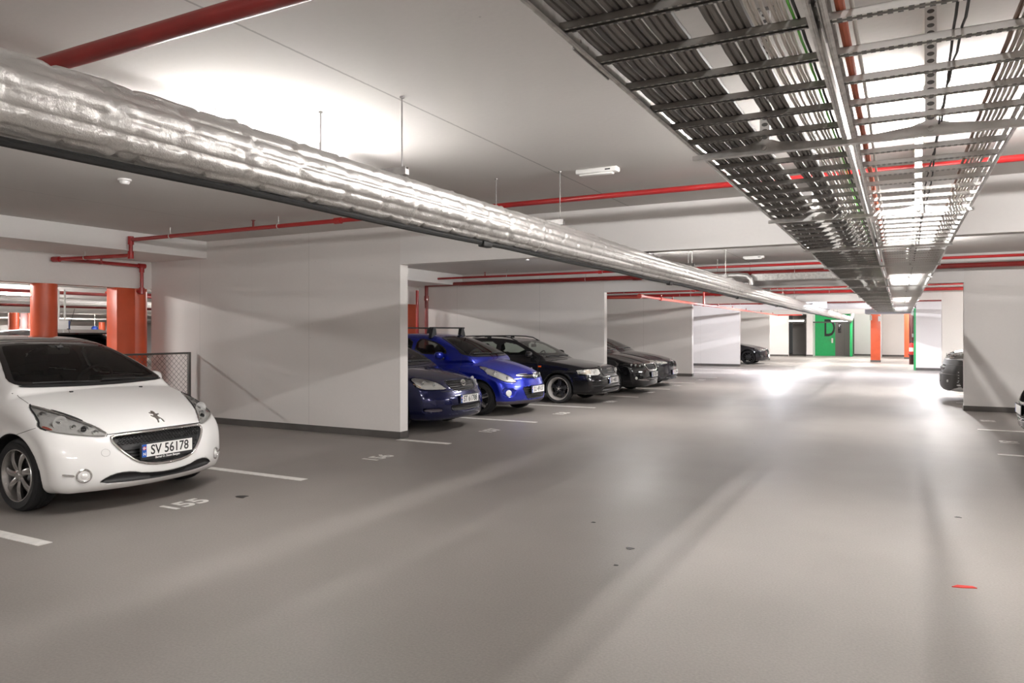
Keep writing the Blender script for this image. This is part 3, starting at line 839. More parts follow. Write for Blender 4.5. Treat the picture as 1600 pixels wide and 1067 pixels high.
SPEC_COROLLA = dict(L=4.18, W=.855, H=1.475, Ra=.335, cowl=-1.10, cowlz=.98,
  side=[(-.10,.17),(-.03,.20),(.0,.28),(.0,.42),(-.01,.52),(-.05,.575),(-.07,.62),(-.10,.70),(-.17,.765),(-.35,.83),(-.7,.905),(-1.1,.965),(-1.5,1.0),(-3.5,1.02),(-4.05,1.0),(-4.13,.8),(-4.18,.55),(-4.15,.35),(-4.0,.22),(-3.0,.17),(-1.0,.17)],
  gh=[(-0.99, 0.85), (-1.02, 0.97), (-1.29, 1.12), (-1.594, 1.27), (-1.862, 1.375), (-2.078, 1.43), (-2.5, 1.47), (-3.0, 1.465), (-3.5, 1.42), (-3.75, 1.36), (-3.9, 1.2), (-4.05, 0.98), (-4.05, 0.85)],
  plan=[(.05,.80),(-.3,.835),(-.9,.85),(-1.6,.85),(-3.2,.855),(-3.8,.83),(-4.18,.78)],
  tuck=[(.1,.08),(.2,.05),(.4,.012),(.55,.0),(.75,.004),(.9,.03),(1.02,.08),(1.2,.16)],
  gplan=[(-.6,.79),(-1.3,.79),(-2.2,.795),(-3.2,.78),(-3.7,.73),(-4.1,.67)],
  gtuck=[(.8,-.02),(.95,.02),(1.1,.07),(1.3,.16),(1.4,.21),(1.5,.28)],
  wheels=[(-.89,.30),(-3.49,.30)], nose=(.30,2.6), tail=(.22,2.4), crown=.06, rcrown=.05, wind=(.12,2.0,.12), k=.10, kg=.08, ku=.06,
  flare=(.008,.05), crease=[([(-4.2,.86),(-3,.84),(-1.2,.80),(-.5,.77)],.010,.03,-4.2,-.6)])
SPEC_I20 = dict(L=3.94, W=.855, H=1.49, Ra=.34, cowl=-.98, cowlz=1.05,
  side=[(-.12,.19),(-.04,.215),(.0,.28),(.005,.38),(-.01,.50),(-.04,.60),(-.06,.68),(-.10,.735),(-.18,.80),(-.35,.87),(-.65,.955),(-.98,1.02),(-1.3,1.015),(-3.4,1.02),(-3.85,1.0),(-3.91,.8),(-3.94,.55),(-3.9,.35),(-3.8,.24),(-3.0,.19),(-1.0,.19)],
  gh=[(-0.86, 0.9), (-0.89, 1.03), (-1.14, 1.16), (-1.44, 1.305), (-1.691, 1.395), (-1.916, 1.45), (-2.292, 1.488), (-2.8, 1.48), (-3.3, 1.44), (-3.58, 1.39), (-3.72, 1.22), (-3.86, 0.98), (-3.86, 0.85)],
  plan=[(.05,.80),(-.25,.83),(-.8,.85),(-1.6,.85),(-3.2,.855),(-3.7,.83),(-3.94,.78)],
  tuck=[(.1,.08),(.2,.05),(.4,.012),(.55,.0),(.75,.004),(.92,.03),(1.05,.08),(1.2,.15)],
  gplan=[(-.6,.79),(-1.2,.79),(-2.0,.795),(-3.0,.78),(-3.5,.73),(-3.9,.67)],
  gtuck=[(.8,-.02),(.95,.01),(1.1,.06),(1.3,.145),(1.4,.20),(1.5,.28)],
  wheels=[(-.78,.305),(-3.305,.305)], nose=(.36,2.4), tail=(.22,2.4), crown=.13, rcrown=.05, wind=(.12,2.0,.12), k=.11, kg=.08, ku=.06,
  flare=(.012,.05), crease=[([(-4,.86),(-3,.83),(-1.2,.77),(-.5,.73)],.012,.035,-4.0,-.6)])
SPEC_WAGON = dict(L=4.48, W=.848, H=1.40, Ra=.335, cowl=-1.28, cowlz=.93,
  side=[(-.12,.20),(-.03,.22),(.0,.28),(.0,.40),(.0,.50),(-.02,.535),(-.055,.555),(-.07,.60),(-.10,.70),(-.125,.755),(-.20,.785),(-.45,.825),(-.9,.88),(-1.28,.925),(-1.6,.945),(-3.9,.94),(-4.36,.93),(-4.42,.8),(-4.48,.55),(-4.45,.35),(-4.3,.25),(-3.0,.19),(-1.0,.19)], side_it=1,
  gh=[(-1.14, 0.82), (-1.19, 0.925), (-1.44, 1.06), (-1.755, 1.215), (-1.992, 1.31), (-2.185, 1.355), (-2.6, 1.385), (-3.2, 1.385), (-3.9, 1.355), (-4.08, 1.31), (-4.22, 1.15), (-4.36, 0.92), (-4.36, 0.82)],
  plan=[(.05,.80),(-.3,.83),(-.9,.843),(-1.6,.845),(-3.4,.848),(-4.1,.83),(-4.48,.79)],
  tuck=[(.1,.07),(.2,.045),(.4,.012),(.55,.0),(.75,.004),(.86,.02),(.95,.06),(1.2,.16)],
  gplan=[(-.8,.775),(-1.4,.775),(-2.2,.785),(-3.2,.78),(-4.0,.745),(-4.4,.70)],
  gtuck=[(.8,-.02),(.93,.02),(1.1,.075),(1.25,.135),(1.33,.18),(1.42,.25)],
  wheels=[(-.93,.305),(-3.54,.305)], nose=(.20,3.4), tail=(.14,3), crown=.035, rcrown=.03, wind=(.12,2.0,.06), k=.07, kg=.06, ku=.05,
  flare=(.010,.04), crease=[([(-4.5,.66),(-3,.66),(-.4,.66)],.006,.02,-4.4,-.3)])
SPEC_SALOON = dict(L=4.66, W=.905, H=1.46, Ra=.345, cowl=-1.18, cowlz=1.0,
  side=[(-.12,.17),(-.03,.19),(.0,.25),(.0,.40),(-.01,.50),(-.03,.60),(-.05,.68),(-.09,.735),(-.17,.785),(-.4,.85),(-.8,.93),(-1.18,.985),(-1.6,1.02),(-3.5,1.04),(-4.3,1.04),(-4.58,1.0),(-4.64,.8),(-4.66,.55),(-4.6,.3),(-4.4,.22),(-3.0,.17),(-1.0,.17)],
  gh=[(-1.06, 0.88), (-1.09, 0.985), (-1.39, 1.13), (-1.755, 1.285), (-2.024, 1.375), (-2.292, 1.43), (-2.7, 1.455), (-3.2, 1.435), (-3.7, 1.35), (-4.1, 1.2), (-4.45, 1.03), (-4.45, 0.88)],
  plan=[(.05,.84),(-.3,.88),(-.9,.90),(-1.6,.90),(-3.4,.905),(-4.1,.88),(-4.66,.80)],
  tuck=[(.1,.08),(.2,.05),(.4,.012),(.55,.0),(.75,.004),(.88,.03),(1.0,.085),(1.2,.17)],
  gplan=[(-.8,.82),(-1.4,.82),(-2.2,.83),(-3.2,.82),(-4.0,.76),(-4.5,.70)],
  gtuck=[(.8,-.02),(.95,.02),(1.1,.075),(1.3,.17),(1.4,.22),(1.5,.30)],
  wheels=[(-.88,.32),(-3.56,.32)], nose=(.34,2.6), tail=(.25,2.5), crown=.06, rcrown=.045, wind=(.12,2.0,.12), k=.09, kg=.08, ku=.06,
  flare=(.012,.05), hoodline=[(.38,.6,.8,.03,-.014)], crease=[([(-4.7,.90),(-3,.88),(-1.2,.83),(-.4,.78)],.012,.03,-4.6,-.4)])
SPEC_SEDAN = dict(L=4.62, W=.905, H=1.43, Ra=.35, cowl=-1.45, cowlz=1.0,
  side=[(-.12,.17),(-.03,.19),(.0,.25),(.0,.40),(-.01,.50),(-.02,.60),(-.045,.67),(-.09,.715),(-.20,.765),(-.5,.845),(-1.0,.93),(-1.45,.985),(-1.8,1.01),(-3.5,1.03),(-4.2,1.04),(-4.55,1.02),(-4.60,.8),(-4.62,.55),(-4.55,.3),(-4.4,.22),(-3.0,.17),(-1.0,.17)],
  gh=[(-1.32, 0.86), (-1.36, 0.985), (-1.647, 1.12), (-1.97, 1.26), (-2.239, 1.35), (-2.5, 1.405), (-2.85, 1.425), (-3.2, 1.41), (-3.6, 1.33), (-3.95, 1.18), (-4.2, 1.03), (-4.2, 0.88)],
  plan=[(.05,.84),(-.3,.88),(-.9,.90),(-1.6,.90),(-3.4,.905),(-4.1,.88),(-4.62,.80)],
  tuck=[(.1,.08),(.2,.05),(.4,.012),(.55,.0),(.75,.004),(.88,.03),(1.0,.085),(1.2,.17)],
  gplan=[(-.8,.82),(-1.4,.82),(-2.2,.83),(-3.2,.82),(-4.0,.76),(-4.5,.70)],
  gtuck=[(.8,-.02),(.95,.02),(1.1,.075),(1.3,.18),(1.4,.24),(1.5,.32)],
  wheels=[(-.80,.325),(-3.61,.325)], nose=(.36,2.6), tail=(.25,2.5), crown=.06, rcrown=.045, wind=(.12,2.0,.12), k=.09, kg=.08, ku=.06,
  flare=(.014,.05), hoodline=[(.36,.6,.8,.03,-.012)], crease=[([(-4.7,.90),(-3,.88),(-1.2,.83),(-.4,.76)],.012,.03,-4.6,-.4)])
SPEC_VAN = dict(L=4.89, W=.95, H=1.95, Ra=.36, cowl=-.80, cowlz=1.22,
  side=[(-.10,.24),(-.03,.27),(.0,.34),(.0,.55),(-.01,.72),(-.05,.80),(-.08,.86),(-.11,.98),(-.16,1.045),(-.30,1.10),(-.55,1.17),(-.85,1.24),(-1.3,1.28),(-4.0,1.30),(-4.78,1.30),(-4.85,.9),(-4.89,.55),(-4.85,.35),(-4.7,.27),(-3.0,.22),(-1.0,.22)],
  gh=[(-0.69, 1.05), (-0.74, 1.22), (-1.04, 1.48), (-1.34, 1.72), (-1.54, 1.84), (-1.809, 1.91), (-2.292, 1.94), (-3.2, 1.945), (-4.4, 1.93), (-4.68, 1.88), (-4.78, 1.5), (-4.84, 1.2), (-4.84, 1.05)],
  plan=[(.05,.90),(-.3,.93),(-.9,.945),(-1.6,.95),(-3.4,.95),(-4.3,.94),(-4.89,.92)],
  tuck=[(.1,.06),(.25,.03),(.4,.01),(.6,.0),(.95,.004),(1.15,.02),(1.3,.04),(1.6,.10)],
  gplan=[(-.7,.92),(-1.4,.93),(-2.2,.94),(-3.2,.94),(-4.5,.93),(-4.8,.90)],
  gtuck=[(1.0,.0),(1.3,.03),(1.5,.06),(1.75,.12),(1.88,.18),(2.0,.28)],
  wheels=[(-.92,.33),(-3.92,.33)], nose=(.26,3.0), tail=(.08,3), crown=.05, rcrown=.03, wind=(.12,2.0,.03), k=.09, kg=.10, ku=.06,
  flare=(.012,.05), crease=[])
# ------------------------------------------------------------------ the other cars
def sym(h): return list(h) + [(-a, b) for a, b in list(h)[::-1] if abs(a) > 1e-6]
def ell(y, z, a, b, n=20, a0=0): return [(y + a * math.cos(t), z + b * math.sin(t)) for t in np.linspace(0, 2 * PI, n, endpoint=False)]
def emblem(c, kind, y, z, a, b, off=.01):
    P, _, _ = c.surf([(y, z)], 'x', off, c.form.f0); x = P[0, 0] + c.sh
    def T(q, dx=0): return (x + dx - (q[1] - z) * .25, q[0], q[1])
    m = MB()
    if kind == 'disc':
        m.lathe([(a, -.006), (a, .003), (a * .85, .005), (a * .8, .002), (0, .003)], (x, y, z), 'x', 24)
    else:
        m.tube([T(q) for q in ell(y, z, a, b)], .0075 if kind != 'rings' else .004, 6, closed=True)
    if kind == 'ellipses':
        m.tube([T(q) for q in ell(y, z, a * .42, b * .95)], .006, 6, closed=True)
        m.tube([T(q) for q in ell(y, z + b * .45, a * .72, b * .42)], .006, 6, closed=True)
    if kind == 'letter':
        s_ = .12 * a
        m.tube([T((y - .38 * a, z - .62 * b)), T((y - .22 * a, z + .72 * b))], .009, 6)
        m.tube([T((y + .22 * a, z - .72 * b)), T((y + .38 * a, z + .62 * b))], .009, 6)
        m.tube([T((y - .32 * a, z - .10 * b)), T((y + .32 * a, z + .10 * b))], .008, 6)
    if kind == 'rings':
        for k in (1, 2, 3): m.tube([T((q[0] + k * a * 1.35, q[1])) for q in ell(y, z, a, b)], .004, 6, closed=True)
    return m.build('emblem', M_CHROME, c.root)

def build_car(name, S, nose, heading, label, pm, D, h=.026, group=None, rim=M_ALLOY):
    S = dict(S); rec = []
    if 'hl' in D: rec.append(('F', D['hl'], .03))
    for g in D.get('grille', []): rec.append((g.get('pr', 'C'), g['P'], g.get('dep', .03)))
    S['recess'] = rec
    c = Car(name, S, nose, heading, {'paint': pm}, label, group, h)
    G = [M_FRIT, D.get('glass', M_GLASS)]
    c.patch('windshield', sym(D['ws']), 'x', .005, G, inner=.03, hole=.014, res=.04)
    c.patch('rear_window', sym(D['rw']), 'r', .005, G, inner=.03, hole=.014, res=.07)
    for P in D['side']:
        for sd in (1, -1): c.patch('side_window', P, 'y', .005, G, inner=.022, hole=.012, res=.06, side=sd)
    if 'hl' in D:
        for sg in (-1, 1):
            hl = c.patch('headlight', [(sg * a, b) for a, b in D['hl']], 'x', .008, D.get('hlmat', M_HOUS), fn=c.form.f, res=.03)
            c.patch('lamp_cover', [(sg * a, b) for a, b in D['hl']], 'x', .004, M_LENS, parent=hl, res=.04)
            for (y, z, r, dk) in D.get('bowls', []): bowl(c, sg * y, z, r, hl, dark=dk)
            if 'amber' in D: c.patch('turn_signal', [(sg * a, b) for a, b in D['amber']], 'x', .012, D.get('ambermat', M_AMBER), parent=hl, fn=c.form.f, res=.03)
    for g in D.get('grille', []):
        variants = [g['P']] if g.get('pr', 'C') == 'C' else [g['P'], [(-a, b) for a, b in g['P']]]
        for P in variants:
            o = c.patch(g.get('name', 'grille'), P, 'x', .006, g.get('mat', M_DARK), fn=c.form.f, res=.04)
            A = np.array(chaikin(P, 1)); mb = MB(); nb = 0
            for zz in g.get('bars', []):
                # horizontal bar clipped to the outline
                xs = []
                for (a, b) in zip(A, np.roll(A, -1, 0)):
                    if (a[1] > zz) != (b[1] > zz): xs.append(a[0] + (b[0] - a[0]) * (zz - a[1]) / (b[1] - a[1]))
                if len(xs) >= 2:
                    L3, _ = c.line([(min(xs), zz), ((min(xs) + max(xs)) / 2, zz), (max(xs), zz)], 'x', -.012, it=0)
                    mb.tube([tuple(p) for p in L3], g.get('br', .006), 6); nb += 1
            vb = g.get('vbars')
            if vb:
                for yy in np.linspace(A[:, 0].min() + .03, A[:, 0].max() - .03, vb):
                    zs = []
                    for (a, b) in zip(A, np.roll(A, -1, 0)):
                        if (a[0] > yy) != (b[0] > yy): zs.append(a[1] + (b[1] - a[1]) * (yy - a[0]) / (b[0] - a[0]))
                    if len(zs) >= 2:
                        L3, _ = c.line([(yy, min(zs)), (yy, max(zs))], 'x', -.012, it=0)
                        mb.tube([tuple(p) for p in L3], .005, 6); nb += 1
            if nb: mb.build('grille_bars', g.get('bmat', M_GLOSSBLK), o)
            if g.get('frame'): c.rod('grille_frame', P, 'x', g['frame'], g.get('fmat', M_CHROME), 0, o, closed=True)
    for (P, r, mt, nm) in D.get('rods', []): c.rod(nm, P, 'x', r, mt, 0)
    for (P, mt, nm, off) in D.get('patches', []): c.pair(nm, P, 'x', off, mt, res=.03)
    for (y, z, r) in D.get('fogs', []):
        for sg in (-1, 1):
            P3, N3, _ = c.surf([(sg * y, z)], 'x', .0)
            fm = MB().lathe([(r, -.01), (r, .006), (r * .86, .008), (r * .8, .0), (0, .002)], n=24)
            o = fm.build('fog_light', [M_REFL], c.root); o.matrix_local = Matrix.Translation(c.out(P3)[0]) @ Vector(N3[0]).to_track_quat('Y', 'Z').to_matrix().to_4x4()
    if 'emblem' in D: emblem(c, *D['emblem'])
    if 'plate' in D: plate_no(c, .014, D['plate'][0], D['plate'][1], w=.51, hgt=.115, tx=.84)
    cow = S['cowl']
    xd = D.get('doors')
    def seam1(P, axis, side=1, w=.006):
        mb = MB(); c.seam(P, axis, w, side=side, mb=mb); mb.build('panel_gap', M_DARK, c.root)
    if xd:
        for sd in (1, -1):
            a, b, e, zt = xd
            seam1([(a, .26), (a + .03, .6), (a + .03, zt)], 'y', sd)
            seam1([(b, .26), (b, zt)], 'y', sd)
            seam1([(e - .25, zt), (e - .15, .85), (e + .1, .62), (e + .12, .26)], 'y', sd)
            for hx in (b + .18, e - .02):
                m = MB(); P3, _, _ = c.surf([(hx, zt - .16)], 'y', 0, side=sd); p = c.out(P3)[0]
                m.rbox(p[0] - .09, p[0] + .09, p[1] - .02, p[1] + .02, p[2] - .012, p[2] + .012, .01); m.build('door_handle', D.get('handle', pm), c.root)
    if 'hoodseam' in D: seam1(sym(D['hoodseam']), 'x')
    if 'hoodside' in D:
        for sg in (-1, 1): seam1([(a, sg * b) for a, b in D['hoodside']], 'z', w=.005)
    if 'bumpseam' in D:
        for sd in (-1, 1): seam1(D['bumpseam'], 'y', sd, .005)
    zc = S['cowlz']
    for y0, y1 in ((.60, .02), (-.02, -.56)): c.rod('wiper', [(y0, zc + .03), ((y0 + y1) / 2, zc + .045), (y1, zc + .04)], 'x', .008, M_DARK, .014)
    if 'mirror' in D: side_mirror(c, D['mirror'][0], D['mirror'][1], out=.06, mat_=D.get('mirmat'), size=(.09, .22, .14), fold_left=True)
    mx = D.get('rvm', (cow - .62, zc + .27))
    m = MB(); m.rbox(mx[0] - .015 + c.sh, mx[0] + .015 + c.sh, -.11, .11, mx[1] - .035, mx[1] + .035, .012); m.cyl((mx[0] + c.sh, 0, mx[1]), (mx[0] + .04 + c.sh, 0, mx[1] + .07), .01, 6); m.build('rear_view_mirror', M_DARK, c.root)
    if 'tail' in D:
        c.pair('taillight', D['tail'], 'r', .005, M_RED, res=.06)
    wheel(c, D['wheel'][0], *D['wheel'][1:4], rim=rim, face=D.get('face'))
    seats(c)
    c.body()
    return c
def set_mats(root, mp):
    """swap materials on one copy only (object-level slots)"""
    for o in [root] + list(root.children_recursive):
        if o.type != 'MESH': continue
        for i, sl in enumerate(o.material_slots):
            if sl.material and sl.material.name in mp:
                mt = mp[sl.material.name]; sl.link = 'OBJECT'; sl.material = mt
M_HOUS = mat('lamp_housing_grey', (.88, .86, .82), .3, .1, bump=.5, bscale=30)
M_HOUSD = mat('lamp_housing_dark', (.06, .06, .06), .2, .6)
M_GREYPL = mat('grey_bumper_plastic', (.055, .052, .05), .5, bump=.1, bscale=200)
def wheels_of(S): return [(w[0] + S['L'] / 2, w[1]) for w in S['wheels']]

def build_others():
    R = {}
    S = SPEC_COROLLA
    pm = paint('navy_paint', (.010, .012, .055), wheels_of(S), S['Ra'], metal=.55, rough=.24, spec=.1)
    R['corolla'] = build_car('hatchback_car', S, (-5.93, 9.77), 0, 'dark navy hatchback with plate ST 61788, half hidden behind the first wall end', pm, dict(
        ws=[(0, .965), (.45, .975), (.68, 1.0), (.715, 1.04), (.60, 1.27), (.52, 1.37), (.45, 1.395), (0, 1.415)],
        rw=[(0, 1.05), (.5, 1.05), (.56, 1.1), (.46, 1.33), (0, 1.35)],
        side=[[(-1.40, 1.03), (-1.75, 1.24), (-2.0, 1.335), (-2.42, 1.375), (-2.44, 1.04)], [(-2.51, 1.045), (-2.50, 1.375), (-2.95, 1.37), (-3.3, 1.31), (-3.45, 1.12), (-3.2, 1.07)]],
        hl=[(.435, .632), (.47, .68), (.53, .745), (.60, .795), (.70, .815), (.775, .79), (.80, .735), (.825, .68), (.80, .642), (.65, .632)],
        bowls=[(.70, .725, .05, False), (.58, .70, .04, False)], amber=[(.805, .73), (.775, .72), (.77, .655), (.81, .66)], ambermat=mat('dim_amber', (.55, .33, .18), .3), hlmat=M_HOUS,
        grille=[dict(P=sym([(0, .765), (.25, .762), (.395, .745), (.385, .70), (.34, .64), (.30, .612), (0, .602)]), bars=(.73, .695, .66, .628), br=.009),
                dict(P=sym([(0, .395), (.35, .395), (.43, .385), (.42, .33), (.38, .305), (0, .30)]), bars=(.36, .33), name='lower_intake'),
                dict(pr='F', P=[(.60, .362), (.78, .372), (.815, .345), (.79, .312), (.60, .308), (.58, .33)], name='fog_recess', mat=mat('fog_blank', (.06, .05, .065), .45), dep=.02)],
        emblem=('ellipses', 0, .715, .062, .043), plate=(.475, 'ST 61788'), hoodseam=[(0, .778), (.3, .772), (.42, .752)], hoodside=[(-.55, .66), (-.8, .71), (-1.05, .74)],
        bumpseam=[(-.50, .62), (-.60, .60)], doors=(-1.32, -2.48, -3.45, 1.03), mirror=(-1.50, 1.02), wheel=('seven', .30, .205, .19),
        rods=[(sym([(.0, .592), (.40, .600), (.60, .608)]), .004, M_DARK, 'bumper_joint')], tail=[(.50, .85), (.62, 1.0), (.74, 1.0), (.80, .9), (.77, .72), (.62, .70)]))
    S = SPEC_I20
    pm = paint('blue_paint', (.006, .020, .40), wheels_of(S), S['Ra'], metal=.6, rough=.25, zskirt=.265, skirtcol=(.09, .075, .09))
    c = R['i20'] = build_car('hatchback_car', S, (-5.93, 12.21), 0, 'bright metallic blue hatchback with black roof bars', pm, dict(
        ws=[(0, 1.035), (.45, 1.04), (.68, 1.05), (.735, 1.075), (.71, 1.14), (.60, 1.30), (.53, 1.38), (.45, 1.405), (0, 1.425)],
        rw=[(0, 1.06), (.5, 1.06), (.56, 1.12), (.46, 1.33), (0, 1.36)],
        side=[[(-1.52, 1.075), (-1.56, 1.19), (-1.78, 1.305), (-2.02, 1.365), (-2.25, 1.385), (-2.27, 1.09)], [(-2.35, 1.095), (-2.34, 1.385), (-2.8, 1.385), (-3.15, 1.33), (-3.32, 1.20), (-3.05, 1.12)]],
        hl=[(.535, .592), (.54, .64), (.57, .69), (.62, .76), (.66, .83), (.70, .882), (.735, .885), (.775, .83), (.81, .75), (.805, .68), (.765, .622), (.66, .595)],
        bowls=[(.72, .75, .055, False), (.63, .68, .045, False), (.73, .82, .03, False)], hlmat=M_HOUS,
        grille=[dict(P=sym([(0, .665), (.16, .655), (.30, .662), (.42, .690), (.44, .722), (.30, .728), (0, .725)]), bars=(.70, .68), br=.005),
                dict(P=sym([(0, .510), (.33, .512), (.43, .505), (.40, .40), (.34, .300), (.30, .288), (0, .285)]), bars=(.46, .42, .38, .34, .31), br=.007, name='lower_grille'),
                dict(pr='F', P=[(.56, .462), (.70, .500), (.77, .510), (.80, .46), (.775, .375), (.72, .335), (.65, .335), (.60, .37)], name='fog_recess', mat=pm, dep=.02)],
        rods=[(sym([(0, .742), (.20, .738), (.34, .738), (.45, .732), (.475, .705)]), .011, M_CHROME, 'chrome_strip'), (sym([(0, .270), (.35, .272), (.5, .275), (.62, .272)]), .004, M_DARK, 'bumper_joint')],
        fogs=[(.715, .412, .055)], emblem=('letter', 0, .690, .078, .046, .018), plate=(.455, 'SU 49107'), hoodside=[(-.72, .70), (-.85, .735), (-.95, .745)],
        bumpseam=[(-.52, .69), (-.62, .66)], doors=(-1.22, -2.31, -3.3, 1.06), mirror=(-1.60, 1.05), wheel=('five', .305, .205, .19), tail=[(.55, .85), (.62, 1.05), (.72, 1.1), (.78, 1.0), (.78, .8), (.66, .74)]))
    for xx, nm in ((-1.98, 'roof_bar'), (-2.75, 'roof_bar')):
        m = MB(); m.rbox(xx + c.sh - .018, xx + c.sh + .018, -.62, .62, 1.570, 1.600, .008)
        for sg in (-1, 1):
            P3, _, _ = c.surf([(xx, sg * .50)], 'z'); z0 = P3[0, 2]
            m.prism([(sg * .44, z0 + .02), (sg * .62, z0 - .05), (sg * .60, z0 + .03), (sg * .545, 1.60), (sg * .475, 1.60)], xx + c.sh - .035, xx + c.sh + .035, 'x')
        m.build(nm, M_DARK, c.root)
    m = MB(); P3, _, _ = c.surf([(-3.0, .0)], 'z'); b = Vector(c.out(P3)[0]); m.rbox(b.x - .02, b.x + .02, -.015, .015, b.z - .005, b.z + .02, .008)
    m.cyl(b, b + Vector((-.28, 0, .17)), .0035, 6); m.build('roof_antenna', M_DARK, c.root)
    # black estate
    S = SPEC_WAGON
    pm = paint('black_paint', (.006, .006, .007), wheels_of(S), S['Ra'], rough=.3, spec=.05)
    c = R['audi'] = build_car('estate_car', S, (-5.45, 14.93), 0, 'black boxy estate car with roof rails and deep polished wheels', pm, dict(
        glass=M_GLASSCLR, face=M_ALLOYD,
        ws=[(0, .935), (.45, .945), (.68, .965), (.725, 1.0), (.70, 1.06), (.615, 1.24), (.575, 1.305), (.50, 1.32), (0, 1.335)],
        rw=[(0, .99), (.55, .99), (.62, 1.02), (.55, 1.27), (0, 1.28)],
        side=[[(-1.50, .99), (-1.80, 1.165), (-2.03, 1.27), (-2.38, 1.305), (-2.40, .985)], [(-2.48, .985), (-2.46, 1.31), (-3.05, 1.31), (-3.22, .99)], [(-3.30, .99), (-3.14, 1.305), (-3.85, 1.285), (-4.12, 1.02), (-4.0, .99)]],
        hl=[(.475, .600), (.475, .738), (.60, .742), (.78, .738), (.83, .72), (.835, .62), (.80, .600)],
        bowls=[(.62, .668, .055, False)], amber=[(.72, .735), (.82, .725), (.828, .615), (.72, .608)], ambermat=mat('clear_signal', (.6, .52, .42), .25), hlmat=M_HOUS,
        grille=[dict(P=sym([(0, .775), (.32, .770), (.385, .75), (.40, .70), (.385, .625), (.34, .598), (0, .595)]), bars=(.73, .70, .67, .64), br=.005, frame=.011, fmat=mat('dull_trim', (.16, .16, .16), .2, .8)),
                dict(P=sym([(0, .335), (.5, .335), (.52, .30), (.5, .27), (0, .262)]), bars=(.30,), name='lower_intake')],
        rods=[(sym([(0, .555), (.45, .55), (.74, .54), (.80, .535)]), .008, M_GLOSSBLK, 'bumper_strip'), (sym([(0, .40), (.45, .398), (.74, .39), (.81, .385)]), .005, M_DARK, 'bumper_joint')],
        emblem=('rings', -.085, .69, .042, .038), plate=(.478, 'SR 44801'), hoodseam=[(0, .778), (.3, .775), (.45, .758), (.75, .752)], hoodside=[(-.20, .70), (-.7, .72), (-1.25, .735)],
        bumpseam=[(-.30, .575), (-.55, .555)], doors=(-1.42, -2.44, -3.45, .98), mirror=(-1.60, 1.0), wheel=('dish', .305, .235, .20), tail=[(.55, .62), (.55, .82), (.80, .82), (.81, .62)]), rim=mat('polished_lip', (.86, .81, .78), .22, .55))
    for o in c.root.children_recursive: pass
    for sg in (-1, 1):
        m = MB(); pts = []
        for xx in np.linspace(-2.02, -4.0, 12):
            P3, _, _ = c.surf([(xx, sg * .56)], 'z'); pts.append(c.out(P3)[0])
        hts = [0.0, .045, .055, .055, .055, .055, .055, .055, .055, .055, .045, 0.0]
        m.tube([(p[0], p[1], p[2] + hh) for p, hh in zip(pts, hts)], .013, 8)
        for k in (4, 8): m.rbox(pts[k][0] - .05, pts[k][0] + .05, pts[k][1] - .013, pts[k][1] + .013, pts[k][2] - .01, pts[k][2] + .05, .008)
        m.build('roof_rail', M_DARK, c.root)
    for sd in (-1, 1): c.patch('side_marker', [(-1.31, .755), (-1.31, .785), (-1.38, .785), (-1.38, .755)], 'y', .008, M_AMBER, side=sd, it=0, skirt=.008)
    # black saloon
    S = SPEC_SALOON
    pm = paint('black_paint_gloss', (.005, .005, .006), wheels_of(S), S['Ra'], rough=.3, spec=.05)
    R['skoda'] = build_car('saloon_car', S, (-5.42, 17.84), 0, 'glossy black car with chrome framed grille, just behind the second wall end', pm, dict(
        ws=[(0, .99), (.45, 1.0), (.69, 1.015), (.75, 1.05), (.62, 1.29), (.54, 1.37), (.45, 1.39), (0, 1.405)],
        rw=[(0, 1.10), (.5, 1.10), (.55, 1.15), (.48, 1.33), (0, 1.35)],
        side=[[(-1.50, 1.04), (-1.85, 1.24), (-2.15, 1.33), (-2.55, 1.36), (-2.57, 1.055)], [(-2.64, 1.06), (-2.63, 1.36), (-3.1, 1.345), (-3.55, 1.26), (-3.75, 1.12), (-3.5, 1.07)]],
        hl=[(.47, .645), (.50, .700), (.62, .725), (.75, .745), (.86, .755), (.885, .72), (.87, .675), (.76, .655), (.60, .640)],
        bowls=[(.78, .70, .035, False), (.68, .69, .035, False), (.57, .675, .028, False)], hlmat=M_HOUSD,
        grille=[dict(P=sym([(0, .725), (.25, .722), (.42, .712), (.43, .68), (.38, .61), (.33, .560), (0, .548)]), vbars=15, frame=.012),
                dict(P=sym([(0, .40), (.35, .40), (.45, .39), (.42, .33), (0, .325)]), bars=(.37, .35), name='lower_intake')],
        rods=[(sym([(0, .310), (.35, .312), (.62, .33), (.76, .352)]), .006, M_CHROME, 'chrome_strip')], fogs=[(.77, .385, .035)],
        emblem=('disc', 0, .742, .036, .036), plate=(.455, 'SU 73214'), hoodside=[(-.55, .74), (-.8, .77), (-1.1, .78)], bumpseam=[(-.5, .66), (-.6, .64)],
        doors=(-1.40, -2.60, -3.6, 1.04), mirror=(-1.6, 1.04), wheel=('ten', .32, .225, .2), tail=[(.5, .80), (.52, .95), (.80, .95), (.82, .80)]))
    S = SPEC_SEDAN
    pm = paint('black_blue_paint', (.007, .007, .012), wheels_of(S), S['Ra'], rough=.28, spec=.05)
